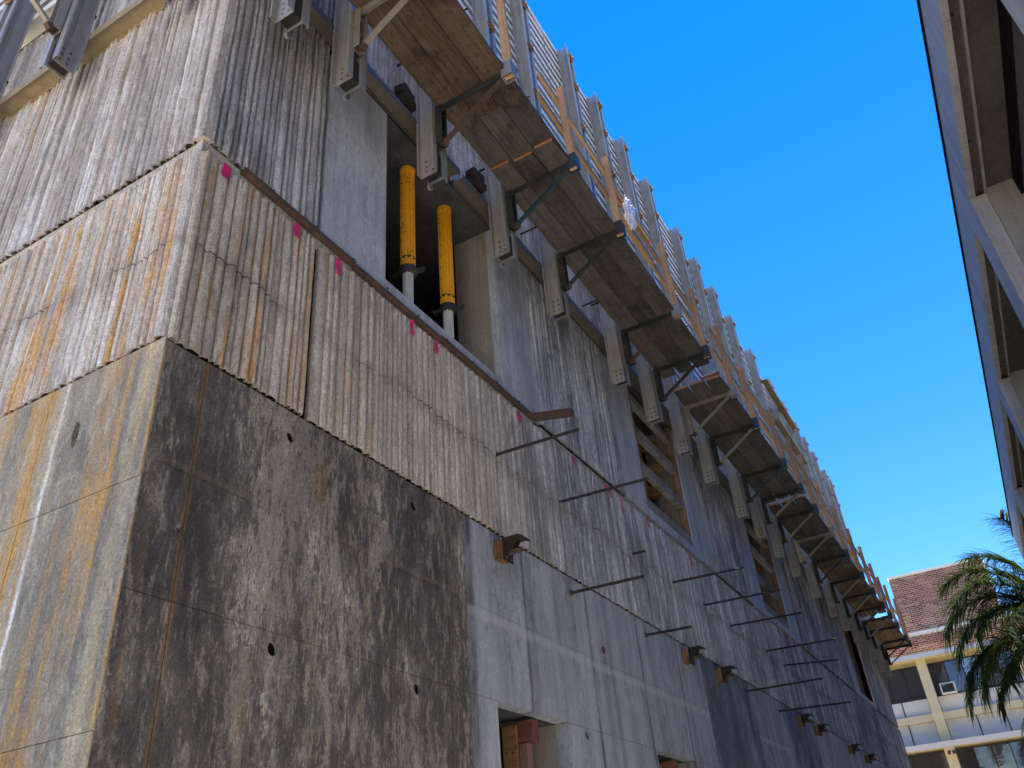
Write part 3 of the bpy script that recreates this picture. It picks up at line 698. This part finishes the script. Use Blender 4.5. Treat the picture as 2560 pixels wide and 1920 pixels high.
SZ0, SZ1 = 1.60, 9.0; SH = SZ1-SZ0
hole6 = lambda zz, up: [(.205+dx, zz+(dz if up else -dz), .0135, 8) for dx in (.04, .105) for dz in (.06, .13, .20)]
def chan_mesh(flip):
    # C channel: web in XZ, X from .176 to .365 ; flanges pointing -Y (flip False) or +Y
    s = 1 if flip else -1
    bm = bmesh.new()
    hl = hole6(0, True)+hole6(SH, False)+[(.315, .75, .009, 8), (.30, 1.45, .009, 8)]
    m1 = plate('w', [(.178,0),(.363,0),(.363,SH),(.178,SH)], hl, .006*s, 1, 0.0, None, False); bm.from_mesh(m1)
    m = MB()
    y0, y1 = sorted((0, .07*s))
    m.box(.176, .1795, y0, y1, 0, SH); m.box(.3615, .366, y0, y1, 0, SH)
    l0, l1 = sorted((.062*s, .07*s)); m.box(.1795, .193, l0, l1, 0, SH); m.box(.347, .3615, l0, l1, 0, SH)
    r0, r1 = sorted((.006*s, .011*s)); m.box(.262, .28, r0, r1, .32, SH-.32)
    m2 = m.mesh('c'); bm.from_mesh(m2)
    me = bpy.data.meshes.new('channel'); bm.to_mesh(me); bm.free(); bpy.data.meshes.remove(m1); bpy.data.meshes.remove(m2); return me
chA, chB = chan_mesh(False), chan_mesh(True); chA.materials.append(M_alu); chB.materials.append(M_alu_b)
clampm = MB()
clampm.cbox(.367, .382, -.075, .075, -.045, .045); clampm.tube((.382,0,0),(.43,0,0),.016,n=8); clampm.tube((.388,0,0),(.404,0,0),.035,n=6)
clampm.bar((.398,-.07,.015),(.398,.07,-.01),.02,.022); clamp_me = clampm.mesh('tie_clamp'); clamp_me.materials.append(M_clamp)
rodm = MB().tube((.02,0,0),(.80,0,0),.0125,n=8).mesh('form_tie'); rodm.materials.append(M_steel_dk)
clipm = MB()
for s in (-1, 1):
    clipm.bar((.165, s*.06, 0), (.178, s*.125, .0), .018, .026); clipm.tube((.172, s*.105, -.02), (.172, s*.105, .03), .008, n=6)
clip_me = clipm.mesh('joist_clip'); clip_me.materials.append(M_steel_dk)
shoe = MB().bar((.185,.05,.0),(.185,.075,-.045),.02,.014).tube((.185,.07,-.05),(.185,.04,-.03),.008,n=8).mesh('base_clamp'); shoe.materials.append(M_alu_b)
backing_me = MB().box(.20, .345, -.046, .046, .03, .30).mesh('hole_backing'); backing_me.materials.append(M_steel_dk)  # dark backing added between the webs so the holes look black
JZ = [3.50+i*.232 for i in range(24)]
def strongback(label, yy, tie_out):
    s = thing('strongback', label, 'strongback', (0, yy, SZ0), 'strongbacks of the wall form')
    o = link('channel', chA, s, (0, -.052, 0)); o = link('channel', chB, s, (0, .052, 0))
    for z in (1.95, 3.0, 4.1, 5.2, 6.3, 7.1): link('tie_clamp', clamp_me, s, (0, 0, z))
    for z in JZ[::2]: link('joist_clip', clip_me, s, (0, 0, z-SZ0+.05))
    link('hole_backing', backing_me, s); link('hole_backing', backing_me, s, (0, 0, SH-.5))
    link('base_clamp', shoe, s, (0, 0, 0)); link('joist_clip', clip_me, s, (0, 0, 2.36-SZ0))
    for (z, k) in tie_out: link('form_tie', rodm, s, (0, .0, z))
    return s
SBY = [.37, 1.09, 2.36, 3.75, 5.04, 6.91, 8.17, 9.45, 10.80, 12.66, 13.95, 15.30, 16.80, 18.75, 20.75, 22.38, 23.98, 25.25, 26.62, 28.45, 29.45]
ordn = ['first','second','third','fourth','fifth','sixth','seventh','eighth','ninth','tenth','eleventh','twelfth','thirteenth','fourteenth','fifteenth','sixteenth','seventeenth','eighteenth','nineteenth','twentieth','twenty-first']
rr = random.Random(6)
for i, yy in enumerate(SBY):
    ties = [(2.35, 0)] if i in (2, 3, 4, 7, 9) else []
    if i in (1, 3, 5): ties.append((1.5, 0))
    strongback('tall paired metal channel strongback on the facade, '+ordn[i]+' from the corner', yy, ties)
# ties poking through under the deck, seen in front of the fluted strip
for (yy, z, t) in ((4.72, 2.83, 'fourth strongback'), (6.52, 2.83, 'fifth strongback'), (2.12, 3.25, 'third strongback'), (11.9, 2.83, 'ninth strongback')):
    o = MB().tube((-.02, yy, z), (.26, yy, z), .0125, n=8).build('form_tie_stub', M_steel_dk); tag(o, 'short dark tie rod poking out above the waler near the '+t, 'tie rod', 'tie stubs above the waler')
# left face strongbacks
for (xx, t) in ((-1.70, 'right of the tan bracket strut'), (-2.95, 'leftmost at the edge of the picture'), (-.42, 'closest to the building corner')):
    s = strongback('paired metal channel strongback on the left face, '+t, 0, [])
    s.rotation_euler = (0, 0, rad(-90)); s.location = (xx, 0, SZ0+.15)
    s['group'] = 'strongbacks of the left face'
# gang forms: plywood + horizontal joists
gangs = [(.05, 3.02), (3.06, 6.2), (6.24, 9.1), (9.14, 13.2), (13.24, 17.6), (17.64, 22.6), (22.64, 29.8)]
gname = ['nearest the corner','second from the corner','third from the corner','fourth from the corner','fifth from the corner','sixth from the corner','farthest from the corner']
for (a, b), t in zip(gangs, gname):
    gg = thing('wall_form', 'wall form of plywood and pale horizontal joists above the deck, '+t, 'formwork', (0, a, ZF), 'wall forms on the facade')
    MB().box(.004, .027, 0, b-a, .005, 8.95-ZF).build('plywood', M_ply, gg)
    jm = ibeam(MB(), 0, b-a, 0).mesh('joist'); jm.materials.append(M_slat)
    for z in JZ: link('joist', jm, gg, (0, 0, z-ZF))
gg = thing('wall_form', 'wall form of plywood and horizontal joists on the left face', 'formwork', (-.1, 0, ZF))
MB().box(-5.4, 0, -.027, -.006, .005, 8.95-ZF).build('plywood', M_ply, gg)
jm = MB()
for (y0, y1, z0, z1) in ((-.037,-.03,0,.1),(-.172,-.165,0,.1),(-.165,-.037,.047,.053)): jm.box(-5.4, 0, y0, y1, z0, z1)
jm = jm.mesh('joist'); jm.materials.append(M_slat)
for z in JZ: link('joist', jm, gg, (0, 0, z-ZF))
# two long walers clamped high on the strongbacks
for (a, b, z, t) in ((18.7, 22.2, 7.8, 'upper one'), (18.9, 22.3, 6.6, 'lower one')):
    o = ibeam(MB(), 0, b-a, 0, x0=.40, x1=.56, h=.12).build('stiffening_beam', M_litbeam); o.location = (0, a, z)  # yellow light on the underside is painted into the beam colour
    tag(o, 'long stiffening beam in lit yellow clamped high across the strongbacks, '+t, 'beam')
# dunnage tucked behind strongbacks above the waler
for (k, z, t) in ((2, 2.60, 'third'), (2, 2.70, 'third, upper one'), (3, 2.60, 'fourth'), (3, 2.70, 'fourth, upper one'), (6, 2.60, 'seventh')):
    o = MB().cbox(.035, .165, -.10, .10, 0, .098).build('dunnage_block', M_dunn); o.location = (0, SBY[k]-.20-.03*(z > 2.65), z); o.rotation_euler = (0, 0, rad(rr.uniform(-12, 12)))
    tag(o, 'dark wooden dunnage block wedged beside the '+t+' strongback', 'wood block', 'dunnage blocks above the waler')

# ------------------------------------------------------------------ walkway brackets
DZ = 2.52                                   # underside of the planks
def bracket_meshes(mt, ms, stm):
    p = []
    m = MB().box(.368, .374, -.044, .044, -.55, -.005).box(.374, .445, -.050, -.044, -.55, -.005).box(.374, .445, .044, .050, -.55, -.005)
    p.append(('upright', m, mt))
    m = MB().box(.375, 1.16, -.034, -.027, -.072, -.002).box(.375, 1.16, -.027, .034, -.010, -.002)
    p.append(('ledger', m, mt))
    m = MB().bar((.435, 0, -.53), (1.13, 0, -.075), .04, .036); p.append(('strut', m, stm))
    m = MB().bar((.40, 0, -.50), (.47, 0, -.56), .05, .06); p.append(('strut_foot', m, M_rusty))
    m = MB().box(1.155, 1.165, -.055, .055, -.10, .10).box(1.265, 1.275, -.055, .055, -.10, .10).box(1.165, 1.265, -.055, -.047, -.10, .10).box(1.165, 1.265, .047, .055, -.10, .10)
    p.append(('post_socket', m, ms))
    m = MB().tube((.39, -.05, -.06), (.39, .05, -.06), .012, n=8).tube((.39, -.05, -.30), (.39, .05, -.30), .012, n=8).tube((.39, -.05, -.5), (.39, .05, -.5), .012, n=8)
    p.append(('bolt', m, M_galv)); return p
BRY = [1.06, 2.34, 3.76, 5.04, 7.02, 8.27, 9.62, 10.95, 12.86, 14.22, 15.5, 17.1, 18.85, 20.85, 22.5, 24.1, 25.38, 26.75, 28.6, 29.55]
bkinds = {'galv': bracket_meshes(M_galv, M_galv, M_galv), 'rust': bracket_meshes(M_green, M_alu_b, M_rusty), 'teal': bracket_meshes(M_green, M_teal, M_teal), 'dark': bracket_meshes(M_green, M_green, M_green), 'greyst': bracket_meshes(M_green, M_teal, M_galv)}
bme = {}
for k, ps in bkinds.items():
    bme[k] = []
    for (nm, m, mt) in ps: me = m.mesh(nm); me.materials.append(mt); bme[k].append((nm, me))
kseq = ['galv','rust','teal','dark','rust','dark','galv','greyst','teal','greyst','greyst','galv','teal','greyst','greyst','dark','greyst','greyst','dark','dark']
def bracket(label, kind, loc=(0,0,0)):
    b = thing('walkway_bracket', label, 'bracket', loc, 'walkway brackets')
    for (nm, me) in bme[kind]: link(nm, me, b)
    return b
kdesc = {'galv':'bare grey metal','rust':'rust and green','teal':'dark green with teal socket','dark':'dark green','greyst':'dark green with grey strut'}
for i, yy in enumerate(BRY):
    bracket(kdesc[kseq[i]]+' walkway bracket under the plank deck, '+ordn[i]+' from the corner', kseq[i], (0, yy, DZ))
b = bracket('bare grey metal walkway bracket with tan strut on the left face', 'galv'); b['group'] = 'walkway brackets of the left face'
b.rotation_euler = (0, 0, rad(-90)); b.location = (-1.70, 0, DZ+.15)

# ------------------------------------------------------------------ planks
PX = [(.385, .652), (.658, .925), (.931, 1.195)]; rown = ['inner', 'middle', 'outer']
sets = [(-.6, 2.70, 0, M_plank, 'first length, nearest the corner'), (2.1, 4.2, 1, M_plank_g, 'second length, lapped over its neighbours'), (3.39, 8.56, 0, M_plank_g, 'third length, past the yellow props'),
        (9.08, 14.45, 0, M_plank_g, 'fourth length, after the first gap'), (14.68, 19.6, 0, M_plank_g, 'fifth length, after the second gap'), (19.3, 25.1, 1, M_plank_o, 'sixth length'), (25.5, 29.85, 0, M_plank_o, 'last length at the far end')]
rr = random.Random(12)
for (a, b, lv, mt, t) in sets:
    for (x0, x1), rn in zip(PX, rown):
        a2, b2 = a+rr.uniform(-.05, .05), b+rr.uniform(-.04, .04); Ln = b2-a2
        pm = thing('scaffold_plank', 'weathered scaffold plank, '+rn+' row, '+t, 'plank', (x0, a2, DZ+.046*lv), 'scaffold planks')
        n_ = 14; wd = x1-x0; m = MB(); vs = []; ph = rr.uniform(0, 6)
        for i in range(n_+1):
            y = Ln*i/n_; sg = -.006*math.sin(i*1.1+ph) ; e = .02 if i in (0, n_) else 0
            for (px, pz) in ((.006, 0), (wd-.006, 0), (wd, .006), (wd, .036), (wd-.006, .042), (.006, .042), (0, .036), (0, .006)):
                vs.append((px+(e if px < wd/2 else -e), y, pz+sg*.4))
        m.v = vs
        for i in range(n_):
            for k in range(8): m.f.append((i*8+k, i*8+(k+1) % 8, i*8+8+(k+1) % 8, i*8+8+k))
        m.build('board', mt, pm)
        MB().box(.022, wd-.022, -.004, -.0002, .003, .039).build('sawn_end', M_plank_end if lv == 0 else M_plank, pm)
o = MB().cbox(.9, 1.19, 0, .03, 0, .05).build('loose_board', M_redwood); o.location = (0, 9.04, DZ+.05); tag(o, 'red stained loose board lying across the deck end', 'board')

# ------------------------------------------------------------------ guard posts and rails
for i, yy in enumerate(BRY[1:]):
    h = rr.uniform(1.18, 1.34); lean = rr.uniform(-.02, .02)
    m = MB(); vs = []
    for z, dx in ((-.09, 0), (h, lean)):
        for (px, py) in ((.002,.0),(.04,-.002),(.038,.088),(.0,.09)): vs.append((px+dx, py-.045, z))
    m.add(vs, [(3,2,1,0),(4,5,6,7),(0,1,5,4),(1,2,6,5),(2,3,7,6),(3,0,4,7)])
    m2 = MB(); m2.cbox(0, .09, -.02, .02, 0, h+.09, .003); o = m2.build('guard_post', M_post); o.location = (1.17, yy, DZ-.09); o.rotation_euler = (rad(rr.uniform(-.8,.8)), rad(rr.uniform(-1,1)), 0)
    tag(o, 'tan timber guard post standing in the '+ordn[i+1]+' walkway bracket from the corner', 'post', 'guard posts')
rails = [(3.22, 6.6, 0), (5.4, 8.6, 1), (9.15, 12.6, 0), (11.2, 14.9, 1), (14.6, 18.2, 0), (17.4, 21.6, 1), (21.0, 25.0, 0), (24.6, 29.7, 1)]
for k, (a, b, sd_) in enumerate(rails):
    for (z, t) in ((3.60, 'top'), (3.14, 'middle')):
        x = 1.128 if not sd_ else 1.088
        o = MB().cbox(0, .038, 0, b-a, -.045, .045, .003).build('guard_rail', M_rail); o.location = (x, a+rr.uniform(-.1,.1), z+rr.uniform(-.03,.03)); o.rotation_euler = (rad(rr.uniform(-.4,.4)), 0, 0)
        tag(o, 'tan timber '+t+' guard rail, '+ordn[k]+' length from the corner', 'rail', 'guard rails')
# crumpled clear plastic caught on the rail
bm = bmesh.new(); bmesh.ops.create_icosphere(bm, subdivisions=4, radius=1)
for v in bm.verts:
    q = 1+.5*mnoise.noise(v.co*2.3)+.35*abs(mnoise.noise(v.co*6)); v.co = Vector((v.co.x*.05*q, v.co.y*.12*q, v.co.z*.24*q))
me = bpy.data.meshes.new('plastic_scrap'); bm.to_mesh(me); bm.free(); me.materials.append(M_plast); o = link('plastic_scrap', me, None, (1.30, 5.34, 2.98)); tag(o, 'crumpled clear plastic sheet snagged on the guard rail', 'plastic sheet')

# ------------------------------------------------------------------ building on the right: deep fins under a roof fascia
rb = thing('finned_building', 'grey precast building at right with deep fins under a dark brown soffit', 'building', (5.5, 0, GZ))
def rp(mb, name, mat): o = mb.build(name, mat, rb); o.location = (-5.5, 0, -GZ); return o
RX0, RZ0, RZ1 = 5.5, 4.55, 5.52; RE = 30.35
y = -6.0
while y < RE-.1:                                   # fascia in lengths with open joints and a drip step
    y2 = min(RE, y+2.42)
    rp(MB().box(RX0, RX0+.10, y+.006, y2-.006, RZ0, RZ1), 'fascia_panel', M_ext)
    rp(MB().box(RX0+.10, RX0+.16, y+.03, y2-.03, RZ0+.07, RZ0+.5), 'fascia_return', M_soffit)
    y = y2
rp(MB().box(RX0-.03, RX0+.3, -6.1, RE+.05, RZ1, RZ1+.055), 'roof_flashing', M_flash)
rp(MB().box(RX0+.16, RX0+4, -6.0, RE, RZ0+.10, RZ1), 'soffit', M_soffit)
rp(MB().box(RX0+.235, RX0+.275, -6.0, RE-.1, RZ0+.035, RZ0+.10), 'soffit_rib', M_ext_tan)
rp(MB().box(RX0+.66, RX0+.76, -6.0, RE-.1, RZ0-.25, RZ0+.10), 'window_head', M_flash)
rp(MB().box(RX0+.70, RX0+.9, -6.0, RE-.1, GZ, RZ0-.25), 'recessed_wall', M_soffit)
rp(MB().box(RX0+.9, RX0+9, -6.0, RE-.02, GZ, RZ0+.10), 'building_mass', M_ext_tan)
for (a, b) in ((-3.4,-2.5),(3.2, 4.08), (9.75, 10.62), (16.24, 17.06), (23.0, 23.75), (29.55, 30.33)):
    rp(MB().cbox(RX0+.004, RX0+.25, a, b, GZ, RZ0-.001, .012), 'fin', M_ext)
    rp(MB().box(RX0+.25, RX0+.70, a+.02, b-.02, GZ, RZ0+.098), 'fin_web', M_ext_tan)

# ------------------------------------------------------------------ far building across the end of the alley
fb = thing('brick_building', 'cream and brick office building across the end of the alley', 'building', (0, 40, GZ))
def fp(mb, name, mat, parent=None): 
    o = mb.build(name, mat, parent or fb)
    if parent is None: o.location = (0, -40, -GZ)
    return o
XA, XB = -9.0, 13.0
fp(MB().box(XA, XB, 40.12, 52, GZ, 5.15), 'building_mass', M_cream)
fp(MB().box(XA, XB, 40.0, 40.12, 4.22, 5.14), 'brick_backing', M_mortar)
fp(MB().box(XA, XB, 39.95, 40.5, 5.15, 5.28), 'coping', M_white)
fp(MB().box(XA, XB, 39.38, 40.12, 4.05, 4.22), 'roof_eave', M_cream)
fp(MB().box(XA, XB, 39.36, 39.38, 4.04, 4.225), 'eave_fascia', M_white)
fp(MB().box(XA, XB, 39.36, 40.12, .40, .60), 'floor_eave', M_cream)
fp(MB().box(XA, XB, 39.34, 39.36, .39, .605), 'eave_fascia', M_white)
fp(MB().box(.40, 4.60, 41.0, 44.5, 5.2, 8.15), 'penthouse_core', M_mortar)
fp(MB().box(.36, 4.64, 40.95, 44.5, 8.15, 8.25), 'penthouse_coping', M_white)
pil = [-7.2, -3.35, .48, 4.33, 8.2]
for x in pil:
    fp(MB().cbox(x, x+.40, 39.72, 40.12, .60, 4.05, .01), 'pillar', M_cream)
    fp(MB().cbox(x, x+.40, 39.72, 40.12, GZ, .40, .01), 'pillar', M_cream)
for i in range(len(pil)-1):
    a, b = pil[i]+.40, pil[i+1]
    fp(MB().cbox(a+.002, b-.002, 39.84, 40.1, 1.50, 1.80, .008), 'spandrel_band', M_cream)
    sp = [a+.01, a+(b-a)*.36, a+(b-a)*.68, b-.01] if i != 1 else [a+.01, a+(b-a)*.68, b-.01]
    for j in range(len(sp)-1):
        for (z0, z1) in ((.61, 1.49), (1.81, 2.44)):
            fp(MB().box(sp[j]+.02, sp[j+1]-.02, 39.98, 40.06, z0, z1), 'spandrel_panel', M_spandrel)
        fp(MB().box(sp[j+1]-.02, sp[j+1]+.02, 39.96, 40.05, .605, 2.44), 'spandrel_trim', M_frame)
    for (z0, z1, fl_) in ((2.46, 3.86, 1), (-2.0, .34, 0)):
        wn = MB().box(a, b, 40.07, 40.115, z0, z1).build('window', M_frame, fb); wn.location = (0, -40, -GZ)
        MB().box(a, b, 40.0, 40.07, z0, z0+.06).box(a, b, 40.0, 40.07, z1-.06, z1).build('window_frame', M_frame, wn)
        nx = 5; ww = (b-a)/nx
        for j in range(nx):
            dk = M_glass_dk if (i == 1 or j < 2 or fl_ == 0) else M_glass
            o = MB().box(-ww/2+.02, ww/2-.02, -.006, .006, z0+.06, z1-.06).build('pane', dk, wn)
            o.location = (a+ww*(j+.5), 40.055, 0); o.rotation_euler = (rad(random.Random(i*9+j).uniform(-.6, .6)), 0, rad(random.Random(i*7+j).uniform(-1, 1)))
            MB().box(a+ww*j-.018, a+ww*j+.018, 40.02, 40.07, z0+.06, z1-.06).build('mullion', M_frame, wn)
# bricks: courses on the penthouse and on the parapet band
bl_, bh, jt = .252, .062, .026
bme_ = MB().box(0, bl_, -.022, .02, 0, bh).mesh('brick'); bme_.materials.append(M_brick)
spots = []
def courses(x0, x1, yf, z0, z1, vis):
    z = z0; r = 0
    while z+bh < z1:
        x = x0-(bl_+jt)*.5*(r % 2)
        while x < x1-.02:
            if x >= x0-.001 and x+bl_ <= x1+.001: spots.append((x, yf, z, bl_, vis))
            elif x < x0 and x+bl_ > x0: spots.append((x0, yf, z, x+bl_-x0, False))
            elif x < x1: spots.append((x, yf, z, x1-x, False))
            x += bl_+jt
        z += bh+jt; r += 1
courses(.405, 4.595, 40.998, 5.22, 8.14, True)
courses(-1.2, 6.0, 39.998, 4.23, 5.14, True)
def vscore(s):                                      # the ones the view shows clear of the palm and the deck come first
    x, yf, z, l_, v = s
    return (0 if v and .35 < x < 2.6 else 1, x)
spots.sort(key=vscore); mass = MB(); cnt = 0
for (x, yf, z, l_, v) in spots:
    if v and cnt < 300: link('brick', bme_, fb, (x, yf-40, z-GZ)); cnt += 1
    else: mass.box(x, x+l_, yf-.022, yf+.02, z, z+bh)
o = fp(mass, 'brickwork', M_brick_i); o['kind'] = 'stuff'
# window air conditioner
ac = thing('air_conditioner', 'white window air conditioner with dark grille in the far office window', 'air conditioner', (1.43, 39.85, 2.47))
MB().cbox(-.30, .30, -.16, .2, 0, .44, .012).build('case', M_acm, ac)
MB().box(-.245, .245, -.166, -.16, .05, .39).build('grille_panel', M_acg, ac)
for q in range(9): MB().box(-.24, .24, -.172, -.167, .065+q*.036, .08+q*.036).build('louvre', M_acg, ac)
MB().box(-.2, -.08, -.174, -.168, .345, .365).build('badge_plate', M_acm, ac)
# twin floodlight under the lower eave
fl = thing('floodlight', 'twin floodlight with cream hood under the lower eave of the far building', 'floodlight', (.76, 39.5, .38))
MB().extrude([(-.16,0),(.16,0),(.12,-.14),(-.12,-.14)], 1, -.14, .1).build('hood', M_cream, fl)
for s_ in (-1, 1):
    o = MB().tube((s_*.08, -.04, -.15), (s_*.10, -.16, -.24), .05, .07, n=14).build('lamp_head', M_black, fl)

# ------------------------------------------------------------------ palm
pt = thing('palm_tree', 'feather palm with drooping dark green fronds in front of the far building', 'palm tree', (6.55, 33.0, GZ))
TOP = Vector((0, 0, 2.7-GZ)); rr = random.Random(21)
m = MB(); n_ = 12; ns = 40; vs = []
for i in range(ns+1):
    t = i/ns; z = TOP.z*t; r = .24-.08*t+(.012 if i % 2 else 0)
    for k in range(n_): vs.append((r*math.cos(2*math.pi*k/n_)+.12*math.sin(t*2), r*math.sin(2*math.pi*k/n_), z))
m.v = vs; m.f = [(i*n_+k, i*n_+(k+1) % n_, (i+1)*n_+(k+1) % n_, (i+1)*n_+k) for i in range(ns) for k in range(n_)]
m.build('trunk', M_trunk, pt)
def frond(az, el, ln, droop, seed):
    rg = random.Random(seed); N = 26; p = TOP+Vector((.1, 0, -.1)); pts = []; tang = []
    d = Vector((math.cos(az)*math.cos(el), math.sin(az)*math.cos(el), math.sin(el)))
    for i in range(N+1):
        pts.append(p.copy()); tang.append(d.copy()); p = p+d*(ln/N)
        k = droop*(.25+1.6*(i/N)**1.3)/N; d = (d+Vector((0, 0, -k))).normalized()
    m = MB()
    for i in range(N): m.tube(pts[i], pts[i+1], .028*(1-i/N)+.004, .028*(1-(i+1)/N)+.004, n=5, cap=False)
    f = m.build('frond', M_rachis, pt); lf = MB(); NL = int(ln*36)
    side0 = Vector((-math.sin(az), math.cos(az), 0))
    for q in range(NL):
        t = .10+.90*q/NL; fi = t*N; i = min(N-1, int(fi)); b = pts[i].lerp(pts[i+1], fi-i); tg = tang[i]
        L_ = (.30+.62*math.sin(min(1, t*1.15)*math.pi*.82)**.7)*ln/3.6*rg.uniform(.8, 1.15)
        for s in (-1, 1):
            a = rg.uniform(.55, 1.0); up = rg.uniform(-.5, .55)
            dr = (side0*s*math.sin(a)+tg*math.cos(a)+Vector((0, 0, up))).normalized()
            wd = .021*rg.uniform(.7, 1.2)*ln/3.6; wv = dr.cross(Vector((0, 0, 1))).normalized() if abs(dr.z) < .95 else tg
            pp = b.copy(); dd = dr.copy(); seg = []; ns_ = 5; kink = rg.uniform(.25, .75)
            for j in range(ns_+1):
                u = j/ns_; wj = wd*(1-u*.85); seg.append((pp-wv*wj, pp+wv*wj)); pp = pp+dd*(L_/ns_)
                g_ = .22+(.9 if u > kink else 0); dd = (dd+Vector((0, 0, -g_*rg.uniform(.5, 1.2)))).normalized()
            n0 = len(lf.v)
            for (l, r_) in seg: lf.v += [tuple(l), tuple(r_)]
            lf.f += [(n0+2*j, n0+2*j+1, n0+2*j+3, n0+2*j+2) for j in range(ns_)]
    me = bpy.data.meshes.new('leaflets'); me.from_pydata(lf.v, [], lf.f); me.materials.append(M_leaf); link('leaflets', me, f)
fr = [(178,62,4.6,2.3),(190,38,4.4,2.6),(168,22,4.2,2.7),(205,52,4.4,2.4),(185,2,3.8,2.2),(150,48,4.2,2.4),(230,30,4.0,2.4),(115,60,4.0,2.0),(300,15,3.6,2.2),(330,50,4.0,2.0),(10,25,3.6,2.0),(45,50,4.0,2.0),(80,20,3.5,2.2),(215,8,3.8,2.2),(240,72,4.2,1.8),(172,-28,3.4,1.5),(205,-38,3.2,1.3),(160,70,4.4,2.0),(178,-42,4.0,1.2),(196,-30,4.2,1.5),(214,-48,3.8,1.1),(186,18,4.6,2.5),(172,50,4.7,2.6)]
for k, (az, el, ln, dr) in enumerate(fr): frond(rad(az), rad(el), ln*1.14, dr, k)
